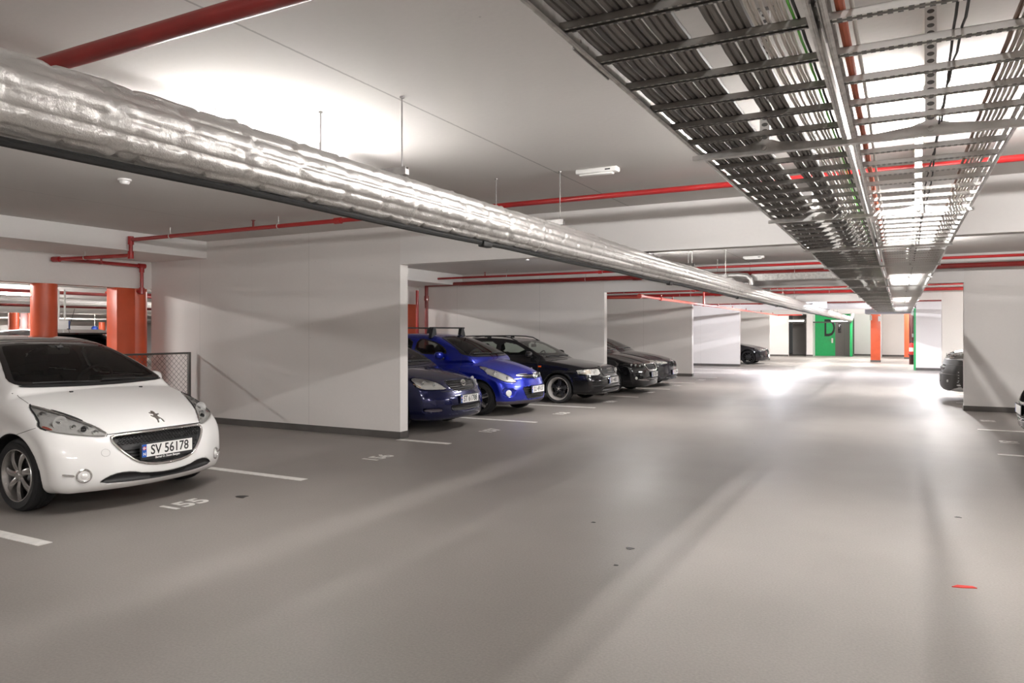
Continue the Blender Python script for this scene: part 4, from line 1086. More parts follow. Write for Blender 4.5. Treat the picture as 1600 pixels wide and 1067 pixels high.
    R['bmw'] = build_car('saloon_car', S, (-5.58, 20.3), 0, 'black saloon with twin black grille openings, before the third wall end', pm, dict(
        ws=[(0, .99), (.45, 1.0), (.69, 1.01), (.74, 1.04), (.61, 1.27), (.53, 1.34), (.45, 1.355), (0, 1.375)],
        rw=[(0, 1.10), (.5, 1.10), (.55, 1.15), (.46, 1.31), (0, 1.33)],
        side=[[(-1.78, 1.04), (-2.1, 1.215), (-2.4, 1.31), (-2.72, 1.335), (-2.74, 1.05)], [(-2.80, 1.05), (-2.79, 1.335), (-3.2, 1.315), (-3.55, 1.22), (-3.7, 1.09), (-3.5, 1.06)]],
        hl=[(.40, .635), (.42, .695), (.55, .705), (.70, .725), (.80, .75), (.845, .74), (.85, .70), (.78, .655), (.60, .632)],
        bowls=[(.72, .685, .038, False), (.55, .67, .038, False)], hlmat=M_HOUS,
        grille=[dict(pr='F', P=[(.03, .555), (.02, .62), (.03, .675), (.10, .692), (.27, .69), (.325, .66), (.29, .57), (.24, .54), (.08, .538)], vbars=7, frame=.006, fmat=mat('dark_trim', (.05, .05, .05), .2, .8), name='grille'),
                dict(P=sym([(0, .30), (.45, .30), (.55, .28), (.5, .225), (0, .22)]), bars=(.26,), name='lower_intake')],
        patches=[([(.62, .42), (.74, .44), (.80, .40), (.76, .30), (.64, .27)], M_DARK, 'side_intake', .004)],
        emblem=('disc', 0, .735, .036, .036), plate=(.395, 'SV 20964'), hoodside=[(-.55, .70), (-.9, .75), (-1.35, .77)], bumpseam=[(-.48, .66), (-.55, .64)],
        doors=(-1.68, -2.76, -3.6, 1.03), mirror=(-1.88, 1.03), wheel=('ten', .325, .24, .22), tail=[(.5, .80), (.52, .95), (.80, .95), (.82, .80)]), rim=M_ALLOYD)
    # white van, grey plastic bumper
    S = SPEC_VAN
    pm = paint('van_white', (.74, .74, .73), wheels_of(S), S['Ra'], rough=.35)
    c = R['van'] = build_car('van', S, (.80, 18.9), PI, 'white van with dark grey plastic bumper, nose showing beyond the right wall end', pm, dict(
        ws=[(0, 1.25), (.5, 1.26), (.80, 1.29), (.86, 1.34), (.76, 1.70), (.70, 1.80), (.60, 1.82), (0, 1.84)],
        rw=[(0, 1.25), (.7, 1.25), (.74, 1.35), (.68, 1.75), (0, 1.77)],
        side=[[(-1.12, 1.27), (-1.45, 1.58), (-1.68, 1.76), (-2.1, 1.79), (-2.15, 1.27)], [(-2.3, 1.27), (-2.3, 1.79), (-3.3, 1.79), (-3.3, 1.27)], [(-3.42, 1.27), (-3.42, 1.79), (-4.45, 1.78), (-4.5, 1.30)]],
        hl=[(.50, .93), (.50, 1.04), (.60, 1.075), (.80, 1.09), (.90, 1.08), (.925, 1.0), (.91, .94), (.7, .925)],
        bowls=[(.80, 1.0, .05, False), (.66, .99, .042, True), (.56, .985, .03, False)], hlmat=M_HOUS,
        grille=[dict(P=sym([(0, .935), (.44, .935), (.47, .96), (.47, 1.04), (.44, 1.065), (0, 1.07)]), bars=(1.03, .99, .955), br=.012, bmat=M_CHROME),
                dict(P=sym([(0, .80), (.46, .80), (.50, .77), (.48, .62), (0, .61)]), bars=(.72,), br=.03, bmat=M_GREYPL, name='lower_grille')],
        emblem=('disc', 0, 1.0, .05, .05), plate=(.50, ''), doors=(-1.15, -2.22, -3.3, 1.25), mirror=(-1.35, 1.38), wheel=('five', .33, .215, .2), tail=[(.80, .95), (.80, 1.4), (.93, 1.4), (.94, .95)]))
    bump = [(-.80, .28), (-.62, .25), (0, .25), (.62, .25), (.80, .28), (.935, .34), (.95, .5), (.95, .85), (.925, .925), (.5, .905), (0, .905), (-.5, .905), (-.925, .925), (-.95, .85), (-.95, .5), (-.935, .34)]
    c.patch('bumper', bump, 'x', .010, M_GREYPL, fn=c.form.f, res=.03, skirt=.012, label='dark grey plastic bumper')
    for zz in (.80, .60): c.rod('bumper_rib', [(-.93, zz), (-.5, zz + .005), (0, zz + .01), (.5, zz + .005), (.93, zz)], 'x', .006, mat('rib_grey', (.10, .095, .09), .4), .010)
    for sg in (-1, 1):
        c.patch('bumper_corner', [(-.50, .34), (-.30, .32), (-.30, .88), (-.44, .91), (-.50, .8)], 'y', .010, M_GREYPL, side=sg, res=.04, skirt=.012)
        m = MB().lathe([(.03, -.02), (.03, .01), (.02, .012), (0, .008)], n=16); P3, N3, _ = c.surf([(sg * .72, .46)], 'x', .01)
        o = m.build('fog_light', M_REFL, c.root); o.matrix_local = Matrix.Translation(c.out(P3)[0]) @ Vector(N3[0]).to_track_quat('Y', 'Z').to_matrix().to_4x4()
    # ---- further cars of the same body kinds
    def dup(src, name, nose, heading, label, mp, group=None, zs=1):
        L = src.S['L']
        r = copy_tree(src.root); r.name = name
        r.location = (nose[0] - math.cos(heading) * L / 2, nose[1] - math.sin(heading) * L / 2, 0); r.rotation_euler = (0, 0, heading); r.scale = (1, 1, zs)
        r['label'] = label
        for o in [o for o in r.children_recursive if o.name.split('.')[0] in ('plate_number', 'country_letter')]: bpy.data.objects.remove(o)
        set_mats(r, mp); return r
    SS = SPEC_SEDAN
    R['far'] = dup(R['bmw'], 'saloon_car', (-5.50, 36.4), 0, 'black car with dark wheels far away, before the last wall end', {})
    R['right'] = dup(R['skoda'], 'saloon_car', (1.43, 12.03), PI, 'black car nose with white plate at the right photo edge', {})
    pmb = paint('dark_paint', (.01, .01, .011), wheels_of(SPEC_COROLLA), SPEC_COROLLA['Ra'], rough=.3)
    r = R['behind'] = dup(R['corolla'], 'hatchback_car', (-16.48, 7.85), PI, 'dark hatchback roof with spoiler and aerial, seen behind the white car beyond the fence', {'navy_paint': pmb}, zs=1.065)
    m = MB(); m.prism([(-3.45 + 2.09, 1.455), (-3.95 + 2.09, 1.40), (-3.97 + 2.09, 1.375), (-3.5 + 2.09, 1.40)], -.52, .52, 'y'); m.build('rear_spoiler', M_GLOSSBLK, r)
    m = MB(); m.rbox(-1.30, -1.24, -.02, .02, 1.44, 1.47, .01); m.cyl((-1.27, 0, 1.46), (-1.40, -.03, 1.80), .004, 6); m.build('roof_antenna', M_DARK, r)
    pw = paint('pale_paint', (.7, .69, .67), wheels_of(SPEC_I20), SPEC_I20['Ra'], rough=.35)
    R['pale'] = dup(R['i20'], 'hatchback_car', (-22.8, 3.3), PI, 'pale car roof far left in the neighbouring aisle, below the white box', {'blue_paint': pw}, zs=1.05)
    for o in list(R['pale'].children):
        if o.name.split('.')[0] in ('roof_bar', 'roof_antenna'): bpy.data.objects.remove(o)
    return R
# ------------------------------------------------------------------ garage shell
def concrete(name, col, rough=.85, lines=(), axis=0, seams=(), blotch=.06, grime=0, spec=.3):
    """painted concrete with soft blotches, pinholes and straight panel joints (object space metres)"""
    m, nt, b = new_mat(name)
    tc = node(nt, 'TexCoord'); v = tc.outputs['Object']
    n1 = node(nt, 'TexNoise'); n1.inputs['Scale'].default_value = .9; n1.inputs['Detail'].default_value = 5; nt.links.new(v, n1.inputs['Vector'])
    n2 = node(nt, 'TexNoise'); n2.inputs['Scale'].default_value = 26; n2.inputs['Detail'].default_value = 5; nt.links.new(v, n2.inputs['Vector'])
    f = mth(nt, 'ADD', mth(nt, 'MULTIPLY', mth(nt, 'SUBTRACT', n1.outputs[0], .5), blotch * 2.2), mth(nt, 'MULTIPLY', mth(nt, 'SUBTRACT', n2.outputs[0], .5), blotch * .9))
    f = mth(nt, 'ADD', f, 1)
    vo = node(nt, 'TexVoronoi'); vo.inputs['Scale'].default_value = 3.2; nt.links.new(v, vo.inputs['Vector'])
    hole = mth(nt, 'LESS_THAN', vo.outputs['Distance'], .012 + .010)
    f = mth(nt, 'SUBTRACT', f, mth(nt, 'MULTIPLY', hole, .25))
    sp = node(nt, 'SeparateXYZ'); nt.links.new(v, sp.inputs[0])
    hgt = None
    for (ax, pos, w, dk) in lines:
        wob = mth(nt, 'MULTIPLY', mth(nt, 'SUBTRACT', n2.outputs[0], .5), w * 1.2)
        d = mth(nt, 'ABSOLUTE', mth(nt, 'ADD', mth(nt, 'SUBTRACT', sp.outputs[ax], pos), wob))
        k = mth(nt, 'LESS_THAN', d, w); f = mth(nt, 'SUBTRACT', f, mth(nt, 'MULTIPLY', k, dk))
    mx = node(nt, 'VectorMath', operation='SCALE'); mx.inputs[0].default_value = col; nt.links.new(f, mx.inputs['Scale'])
    nt.links.new(mx.outputs[0], b.inputs['Base Color'])
    b.inputs['Roughness'].default_value = rough; b.inputs['Specular IOR Level'].default_value = spec
    bp = node(nt, 'Bump'); bp.inputs['Strength'].default_value = .12; bp.inputs['Distance'].default_value = .01
    nt.links.new(n2.outputs[0], bp.inputs['Height']); nt.links.new(bp.outputs[0], b.inputs['Normal'])
    return m
WALLC = (.75, .722, .70)
M_CEIL = concrete('ceiling_concrete', (.67, .645, .625), lines=[(0, -2.85, .008, .35), (0, -8.2, .006, .25), (0, 3.6, .008, .35)], blotch=.05)
M_WALL = concrete('wall_concrete', WALLC, lines=[(0, -10.31, .005, .12), (0, -7.9, .006, .15), (0, 3.9, .006, .15), (0, -9.1, .003, .05)], blotch=.05)
M_WALLX = concrete('wall_concrete_plain', WALLC, blotch=.06)
M_BEAM = concrete('beam_concrete', (.78, .76, .745), lines=[(0, -3.95, .004, .08)], blotch=.04)
M_BASE = mat('base_band_grey', (.085, .078, .072), .55, noise=.15, nscale=5)
M_GREEN = mat('green_paint', (.005, .36, .10), .4, noise=.06)
M_GREYDOOR = mat('grey_door_paint', (.13, .115, .11), .5)
M_ORANGE = mat('orange_paint', (.60, .098, .038), .38, noise=.10, nscale=3)
M_PIPE = mat('red_pipe_paint', (.36, .016, .017), .32, coat=.4, noise=.12, nscale=4)
M_PIPED = mat('dark_red_pipe_paint', (.20, .014, .012), .4, coat=.2, noise=.15, nscale=4)
M_GALV = mat('galvanised_steel', (.60, .59, .57), .33, .8, noise=.2, nscale=22, bump=.05)
M_STEEL = mat('bracket_steel', (.36, .35, .34), .38, .85, noise=.2, nscale=15)
M_STRIPE = mat('white_road_paint', (.86, .84, .81), .5, noise=.12, nscale=14)

def floor_mat():
    m, nt, b = new_mat('floor_coating')
    tc = node(nt, 'TexCoord'); v = tc.outputs['Object']
    n1 = node(nt, 'TexNoise'); n1.inputs['Scale'].default_value = .55; n1.inputs['Detail'].default_value = 6; nt.links.new(v, n1.inputs['Vector'])
    mp = node(nt, 'Mapping'); mp.inputs['Scale'].default_value = (1, .22, 1); mp.inputs['Rotation'].default_value = (0, 0, 1.45); nt.links.new(v, mp.inputs[0])
    n3 = node(nt, 'TexNoise'); n3.inputs['Scale'].default_value = 2.6; n3.inputs['Detail'].default_value = 7; nt.links.new(mp.outputs[0], n3.inputs['Vector'])
    n2 = node(nt, 'TexNoise'); n2.inputs['Scale'].default_value = 75; n2.inputs['Detail'].default_value = 5; nt.links.new(v, n2.inputs['Vector'])
    f = mth(nt, 'ADD', mth(nt, 'MULTIPLY', mth(nt, 'SUBTRACT', n1.outputs[0], .5), .48), mth(nt, 'MULTIPLY', mth(nt, 'SUBTRACT', n2.outputs[0], .5), .55))
    f = mth(nt, 'ADD', f, mth(nt, 'MULTIPLY', mth(nt, 'SUBTRACT', n3.outputs[0], .5), .22)); f = mth(nt, 'ADD', f, 1)
    vo = node(nt, 'TexVoronoi'); vo.inputs['Scale'].default_value = .9; nt.links.new(v, vo.inputs['Vector'])
    sp = mth(nt, 'LESS_THAN', vo.outputs['Distance'], .014); f = mth(nt, 'SUBTRACT', f, mth(nt, 'MULTIPLY', sp, .5))
    mx = node(nt, 'VectorMath', operation='SCALE'); mx.inputs[0].default_value = (.268, .246, .228); nt.links.new(f, mx.inputs['Scale'])
    nt.links.new(mx.outputs[0], b.inputs['Base Color'])
    r = mth(nt, 'ADD', mth(nt, 'MULTIPLY', n3.outputs[0], .18), mth(nt, 'ADD', mth(nt, 'MULTIPLY', n2.outputs[0], .10), .36))
    nt.links.new(r, b.inputs['Roughness'])
    b.inputs['Specular IOR Level'].default_value = .5
    bp = node(nt, 'Bump'); bp.inputs['Strength'].default_value = .22; bp.inputs['Distance'].default_value = .004
    nt.links.new(n2.outputs[0], bp.inputs['Height']); nt.links.new(bp.outputs[0], b.inputs['Normal'])
    return m
def struct(name, mb, m, label=None):
    o = mb.build(name, m); o['kind'] = 'structure'
    if label: o['label'] = label
    return o
XL, XR = -6.2, 1.08           # inner ends of the cross walls
YW = [8.35, 16.38, 24.7, 33.0, 41.3]
TW = .18
def shell():
    struct('floor', MB().box(-46, 12, -8, 56, -.15, 0), floor_mat())
    struct('ceiling', MB().box(-46, 12, -8, 56, 3.0, 3.08), M_CEIL)
    ww = MB().box(-46, 12, -8.2, -8, 0, 3); struct('wall_back', ww, M_WALLX)
    struct('wall_right', MB().box(9.0, 9.2, -8, 56, 0, 3), M_WALLX)
    struct('wall_far_left', MB().box(-46.2, -46, -8, 56, 0, 3), M_WALLX)
    for i, y in enumerate(YW):
        t = TW if i != 3 else .18
        struct('wall_left', MB().box(-11.55, XL, y, y + t, 0, 3.0), M_WALL)
        struct('baseboard_left', MB().box(-11.55, XL + .006, y - .006, y + t + .006, 0, .10), M_BASE)
        xr = XR if i < 3 else .56
        if i < 4:
            struct('wall_right_side', MB().box(xr, 9.0, y - (.0 if i else 0), y + t, 0, 3.0), M_WALL)
            struct('baseboard_right', MB().box(xr - .006, 9.0, y - .006, y + t + .006, 0, .10), M_BASE)
        struct('ceiling_beam', MB().box(XL, xr, y, y + t, 2.45, 3.0), M_BEAM)
    # corner trims : pale metal edge on the two nearest wall ends
    # rear downstand, lintel and edge strip of the left bays
    ys = [-8] + [v for y in YW for v in (y, y + TW)] + [49]
    for a, b in zip(ys[0::2], ys[1::2]):
        struct('ceiling_beam', MB().box(-11.85, -10.15, a, b, 2.72, 3.0), M_BEAM)
        struct('lintel', MB().box(-11.85, -11.55, a, b, 2.25, 2.72), M_WALLX)
    # green end panel on the fourth right wall
    struct('wall_green_end', MB().box(.50, .56, 33.0, 34.3, 0, 3.0), M_GREEN)
    struct('wall_right_return', MB().box(.56, .8, 33.18, 34.3, 0, 3.0), M_WALLX)
    # far end
    struct('wall_far', MB().box(-11.9, -7.3, 48.5, 48.7, 0, 3).box(-7.3, -6.15, 48.5, 48.7, 0, 3), M_WALLX)
    struct('baseboard_far', MB().box(-11.9, -6.15, 48.49, 48.5, 0, .1).box(-2.6, -1.2, 51.99, 52.0, 0, .1).box(-1.2, 9, 50.99, 51.0, 0, .1), M_BASE)
    struct('wall_far', MB().box(-6.4, -4.9, 52.6, 52.8, 0, 3), M_WALLX)
    struct('wall_far', MB().box(-5.15, -4.80, 49.0, 52.6, 0, 3), M_WALLX)
    struct('baseboard_pillar', MB().box(-5.16, -4.79, 48.99, 49.2, 0, .1), M_BASE)
    struct('wall_far', MB().box(-4.80, -2.6, 50.6, 50.8, 2.25, 3), M_GREEN)
    struct('wall_green_side', MB().box(-2.72, -2.6, 49.6, 50.8, 0, 3), M_GREEN)
    struct('wall_far', MB().box(-2.6, -1.2, 52.0, 52.2, 0, 3), M_WALLX)
    struct('wall_far', MB().box(-1.2, 9, 51.0, 51.2, 0, 3), M_WALLX)
    struct('wall_far', MB().box(-1.22, -.98, 47.6, 51.0, 0, 3), M_WALLX)
    # doors
    d = MB().box(-4.80, -3.62, 50.58, 50.64, 0, 2.25).build('door_1', M_GREEN); d['kind'] = 'structure'; d['label'] = 'green steel door with a big black letter D'
    m = MB(); m.rbox(-4.80 + .96, -4.80 + 1.06, 50.55, 50.585, .82, 1.12, .01); m.build('handle_plate', mat('white_plate', (.7, .7, .68), .4), d)
    MB().tube([(-3.84, 50.56, 1.02), (-3.84, 50.50, 1.02), (-3.95, 50.50, 1.02)], .012, 8).build('door_handle', M_ALLOY, d)
    D = text_obj('door_letter', 'D', 1.55, M_BLACKINK, (-3.95, 50.57, 1.72), (PI / 2, 0, 0), d, sx=.62, bold=.012, ext=.002)
    e = MB().box(-3.62, -2.72, 50.60, 50.66, 0, 2.25).build('door_2', M_GREYDOOR); e['kind'] = 'structure'; e['label'] = 'grey steel double door beside the green door'
    MB().box(-3.10, -3.085, 50.585, 50.60, 0, 2.25).build('leaf_joint', M_BASE, e)
    MB().rbox(-3.45, -3.28, 50.585, 50.60, 1.45, 2.05, .01).build('vision_panel', M_GLOSSBLK, e)
    # columns
    def col(name, f, label):
        o = f.build(name, M_ORANGE); o['kind'] = 'structure'; o['label'] = label; return o
    col('column', MB().cyl((-11.7, 6.62, 0), (-11.7, 6.62, 2.25), .18, 40), 'round orange column under the lintel behind the white car')
    col('column', MB().rbox(-11.84, -11.56, 7.72, 8.05, 0, 2.25, .01).cyl((-11.70, 8.16, 0), (-11.70, 8.16, 2.25), .175, 32), 'broad orange column against the grey wall by the fence')
    col('column', MB().rbox(-11.84, -11.56, 16.58, 16.9, 0, 2.25, .01).rbox(-11.84, -11.56, 15.9, 16.36, 0, 2.25, .01), 'orange column behind the navy hatchback')
    for (x, y, r, sq) in [(-28.4, 19.3, .17, 0), (-28.2, 15.5, .25, 1), (-28.2, 14.9, .17, 0), (-42.6, 27.5, .18, 0), (-20.5, -2, .18, 0), (-28.4, 8, .18, 0)]:
        m = MB().rbox(x - r, x + r, y - r, y + r, 0, 2.2, .01) if sq else MB().cyl((x, y, 0), (x, y, 2.2), r, 28)
        col('column', m, 'orange column far off in the neighbouring aisle')
    m = MB().rbox(-1.30, -.86, 41.0, 41.42, 0, 3.0, .02); o = col('column', m, 'orange column standing alone in front of the far wall')
    b = MB().box(-1.31, -.85, 40.99, 41.43, 0, .10).build('column_foot', M_BASE, o)
    m = MB(); m.box(-1.34, -1.24, 40.95, 41.0, 2.1, 2.35).box(-.96, -.84, 40.95, 41.0, 2.05, 2.3); m.build('column_bracket', M_STEEL, o)
    o = col('column', MB().rbox(.22, .56, 46.6, 46.95, 0, 3.0, .02), 'orange column next to the red fire extinguisher'); MB().box(.21, .57, 46.59, 46.96, 0, .10).build('column_foot', M_BASE, o)
    # neighbouring aisle beams
    for x in (-14.9, -20.4, -28.3, -36, -42.6):
        struct('ceiling_beam_side', MB().box(x - .15, x + .15, -8, 50, 2.42 if x > -22 else 2.2, 3.0), M_WALLX)
    # stair-like vent slot above the recess
    m = MB().box(-6.35, -5.2, 49.6, 49.7, 2.05, 2.35); struct('trim_1', m, M_BASE)

# ------------------------------------------------------------------ floor marks
def floor_marks():
    lab = {3.03: 'white bay line nearest the camera, left edge of the photo', 5.58: 'white bay line leaving the right front corner of the white hatchback', 8.30: 'short white bay line at the foot of the nearest wall end',
           10.95: 'white bay line in front of the gap between navy and bright blue cars', 13.60: 'white bay line between the bright blue hatchback and the black estate', 16.30: 'white bay line at the foot of the second wall end',
           18.92: 'white bay line between the two black cars', 21.60: 'white bay line past the farther black car', 24.55: 'white bay line at the foot of the third wall end'}
    for y, l in lab.items():
        hw = .05
        x0 = -11.0 if (y - .2) not in (8.1,) and y not in (8.30, 16.30, 24.55) else XL + .0
        tag(MB().box(x0, -5.34, y - hw, y + hw, 0, .004).build('bay_line', M_STRIPE), l, 'bay line', 'white bay lines of the left bays')
    for y in (27.3, 30.0, 35.7, 38.4):
        tag(MB().box(-11.0, -5.34, y - .05, y + .05, 0, .004).build('bay_line', M_STRIPE), 'thin white bay line far off in the empty left bays', 'bay line', 'white bay lines of the far left bays')
    lab = {8.1: 'white bay line at the lower right, nearest on the right side', 10.72: 'white bay line crossing the right edge below the black car nose', 13.34: 'white bay line just in front of the right wall base',
           18.2: 'white bay line under the shadow of the white van', 20.6: 'white bay line behind the white van shadow'}
    for y, l in lab.items():
        tag(MB().box(1.06, 6.0, y - .05, y + .05, 0, .004).build('bay_line', M_STRIPE), l, 'bay line', 'white bay lines of the right bays')
    nums = [(4.30, '155', 'painted 155 on the floor before the white hatchback'), (6.98, '156', 'painted 156 on the floor before the empty bay'), (9.69, '157', 'small painted number before the navy hatchback'),
            (12.35, '158', 'small painted number before the bright blue hatchback'), (14.95, '159', 'small painted number before the black estate car'), (17.7, '160', 'small painted number before the first black saloon'), (20.3, '161', 'small painted number before the second black saloon'), (23.1, '162', 'small painted number before the third wall end')]
    for y, t, l in nums:
        o = text_obj('bay_number', t, .30, M_STRIPE, (-5.50, y, .003), (0, 0, PI / 2), None, sx=.95, bold=.008, ext=.001); tag(o, l, 'bay number', 'painted bay numbers on the left')
    for y, t, l in [(11.96, '81', 'painted number between the two nearest right bay lines'), (9.37, '82', 'painted number at the right edge nearest the camera'), (14.68, '80', 'painted number beside the right wall base'), (19.4, '79', 'painted number by the white van shadow')]:
        o = text_obj('bay_number', t, .30, M_STRIPE, (1.30, y, .003), (0, 0, -PI / 2), None, sx=.95, bold=.008, ext=.001); tag(o, l, 'bay number', 'painted bay numbers on the right')
    st = mat('oil_stain', (.03, .028, .026), .5)
    for i, (x, y, r, l) in enumerate([(-1.655, 4.869, .026, 'dark round spot in the middle of the aisle floor'), (-1.617, 4.478, .014, 'tiny dark spot nearer the camera than the round one'), (-2.138, 5.406, .016, 'small dark spot left of the round one'), (.417, 6.94, .022, 'small dark spot on the right side of the aisle floor'), (-5.30, 4.75, .05, 'grey smudge before the white car, beside the painted 155')]):
        pts = [(x + r * (1 + .35 * math.sin(3 * a + i)) * math.cos(a), y + r * (1.2 + .3 * math.cos(2 * a)) * math.sin(a)) for a in np.linspace(0, 2 * PI, 16, endpoint=False)]
        tag(MB().prism(pts, 0, .002).build('floor_spot', st), l, 'spot')
    m = MB().prism([(.27, 5.02), (.30, 5.07), (.38, 5.085), (.40, 5.06), (.33, 5.03)], 0, .004); tag(m.build('leaf', mat('red_scrap', (.65, .03, .02), .6)), 'small red scrap lying on the floor at the lower right', 'scrap')

# ------------------------------------------------------------------ pipes
def red_pipe(name, paths, r, label, joints=(), heads=(), mt=None, group=None, clamps=()):
    mt = mt or M_PIPE
    m = MB()
    for P in paths: m.tube(P, r, 14)
    o = m.build(name, mt); tag(o, label, 'pipe', group)
    for (a, b, rr) in joints:
        MB().cyl(a, b, rr, 14).build('pipe_coupling', mt, o)
    for (x, y, z, up) in heads:
        q = 1 if up else -1
        h = MB().cyl((x, y, z), (x, y, z + q * .07), r * .5, 8); h.lathe([(0, q * .07), (.012, q * .07), (.014, q * .10), (.03, q * .105), (.03, q * .11), (0, q * .11)], (x, y, z), 'z', 12)
        h.build('sprinkler_head', M_PIPED, o)
    for (x, y, z, zt) in clamps:
        c = MB().tube([(x, y + (r + .006) * math.cos(a), z + (r + .006) * math.sin(a)) for a in np.linspace(0, 2 * PI, 14, endpoint=False)], .006, 5, closed=True); c.cyl((x, y, z + r), (x, y, zt - .004), .005, 6)
        c.build('pipe_clamp', M_GALV, o)
    return o
def elbow(p, r): return MB()
def pipes():
    red_pipe('sprinkler_pipe', [[(-9.9, 2.09, 2.80), (8.9, 2.09, 2.80)]], .042, 'thick dark red pipe crossing the ceiling at the upper left corner', mt=M_PIPED, clamps=[(-1.6, 2.09, 2.8, 3)])
    z = 2.87; y = 6.95
    o = red_pipe('sprinkler_pipe', [[(8.9, y, z), (-10.04, y, z)], [(-10.08, y, z + .02), (-10.08, y, 2.62)], [(-10.06, y, 2.64), (-11.42, y - .28, 2.62)], [(-11.44, y - .3, 2.63), (-11.44, 8.09, 2.63)], [(-11.44, 8.09, 2.64), (-11.44, 8.09, 2.18)], [(-11.44, 8.09, 2.2), (-12.4, 8.09, 2.2), (-12.4, 9.5, 2.2)]], .028,
        'bright red pipe crossing under the ceiling, ending in bends above the orange columns',
        joints=[((-10.08, y, 2.92), (-10.08, y, 2.80), .042), ((-10.08, y, 2.70), (-10.08, y, 2.59), .042), ((-11.38, y - .28, 2.62), (-11.50, y - .31, 2.62), .042), ((-11.44, 8.03, 2.63), (-11.44, 8.15, 2.63), .042), ((-11.44, 8.09, 2.6), (-11.44, 8.09, 2.52), .04), ((-11.44, 8.09, 2.26), (-11.44, 8.09, 2.15), .045), ((-6.15, y, z), (-6.05, y, z), .040)],
        heads=[(-7.55, y, z, True), (-10.6, y - .12, 2.63, False)], clamps=[(-9.2, y, z, 3), (-7.1, y, z, 3), (-5.0, y, z, 3), (-10.9, y - .18, 2.63, 2.72), (2.5, y, z, 3)])
    for i, yw in enumerate(YW[1:4]):
        w = ['second', 'third', 'fourth'][i]
        x0 = -11.0
        yy = yw - 1.15
        red_pipe('sprinkler_pipe', [[(x0, yy, 2.83), (8.9, yy, 2.83)]], .026, 'slim red pipe crossing the aisle before the %s beam' % w, clamps=[(-8.2, yy, 2.83, 3), (-5.8, yy, 2.83, 3), (-3.3, yy, 2.83, 3), (-.9, yy, 2.83, 3)], heads=[(-8.8, yy, 2.83, True)], joints=[((-5.9, yy, 2.83), (-5.8, yy, 2.83), .036)])
        y2 = yw - .42
        red_pipe('main_pipe', [[(x0, y2, 2.74), (8.9, y2, 2.74)], [(x0, y2, 2.74), (x0, y2, 0)]] if i == 0 else [[(x0, y2, 2.74), (8.9, y2, 2.74)]], .048, 'thick dark red pipe crossing the aisle along the %s beam' % w, mt=M_PIPED if i != 1 else M_PIPE,
                 joints=[((-5.35, y2, 2.74), (-5.15, y2, 2.74), .062), ((-4.9, y2, 2.74), (-4.8, y2, 2.74), .06)] + ([((x0, y2, 2.45), (x0, y2, 2.33), .06)] if i == 0 else []), clamps=[(-6.5, y2, 2.74, 3), (-1.9, y2, 2.74, 3), (2.4, y2, 2.74, 3)])
    red_pipe('riser_pipe', [[(-11.25, 15.9, 2.6), (-11.25, 15.9, 0.0)]], .04, 'short red riser beside the orange column behind the navy hatchback', mt=M_PIPE)
    # the pipe that runs along the left bays
    X = -5.62; Z = 2.385
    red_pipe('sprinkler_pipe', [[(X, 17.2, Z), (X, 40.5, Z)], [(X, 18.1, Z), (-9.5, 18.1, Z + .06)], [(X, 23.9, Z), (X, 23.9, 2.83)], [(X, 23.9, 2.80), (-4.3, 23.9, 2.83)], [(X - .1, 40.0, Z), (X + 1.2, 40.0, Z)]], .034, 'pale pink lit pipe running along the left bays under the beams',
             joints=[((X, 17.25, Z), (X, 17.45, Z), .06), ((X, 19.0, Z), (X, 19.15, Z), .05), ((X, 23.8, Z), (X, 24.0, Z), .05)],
             heads=[(X, yy, Z, True) for yy in (19.1, 20.2, 26.0, 28.5, 31.3, 35, 38.5)], clamps=[(X, 22.2, Z, 3), (X, 30, Z, 3)], mt=mat('pipe_red_lit', (.70, .10, .075), .3, coat=.5))  # strong light on this red pipe is put into its brighter colour
    # neighbouring aisle
    red_pipe('sprinkler_pipe', [[(-15.6, -6, 2.33), (-15.6, 40, 2.33)]], .035, 'dark red pipe above the foil duct in the neighbouring aisle', mt=M_PIPED)
    red_pipe('sprinkler_pipe', [[(-18.5, -6, 2.15), (-18.5, 40, 2.15)]], .04, 'dull red pipe between the foil ducts of the neighbouring aisle', mt=M_PIPED)

def foil_mat(name, seams=True):
    m, nt, b = new_mat(name)
    tc = node(nt, 'TexCoord'); v = tc.outputs['Object']
    b.inputs['Metallic'].default_value = .85; b.inputs['Base Color'].default_value = (.76, .745, .725, 1)
    n1 = node(nt, 'TexNoise'); n1.inputs['Scale'].default_value = 17; n1.inputs['Detail'].default_value = 6; n1.inputs['Roughness'].default_value = .68; nt.links.new(v, n1.inputs['Vector'])
    n2 = node(nt, 'TexVoronoi'); n2.inputs['Scale'].default_value = 26; n2.feature = 'SMOOTH_F1'; nt.links.new(v, n2.inputs['Vector'])
    h = mth(nt, 'ADD', n1.outputs[0], mth(nt, 'MULTIPLY', n2.outputs['Distance'], .35))
    bp = node(nt, 'Bump'); bp.inputs['Strength'].default_value = .62; bp.inputs['Distance'].default_value = .014
    nt.links.new(h, bp.inputs['Height']); nt.links.new(bp.outputs[0], b.inputs['Normal'])
    r = mth(nt, 'ADD', mth(nt, 'MULTIPLY', n1.outputs[0], .40), .22); nt.links.new(r, b.inputs['Roughness'])
    return m
M_FOIL = foil_mat('foil_wrap')
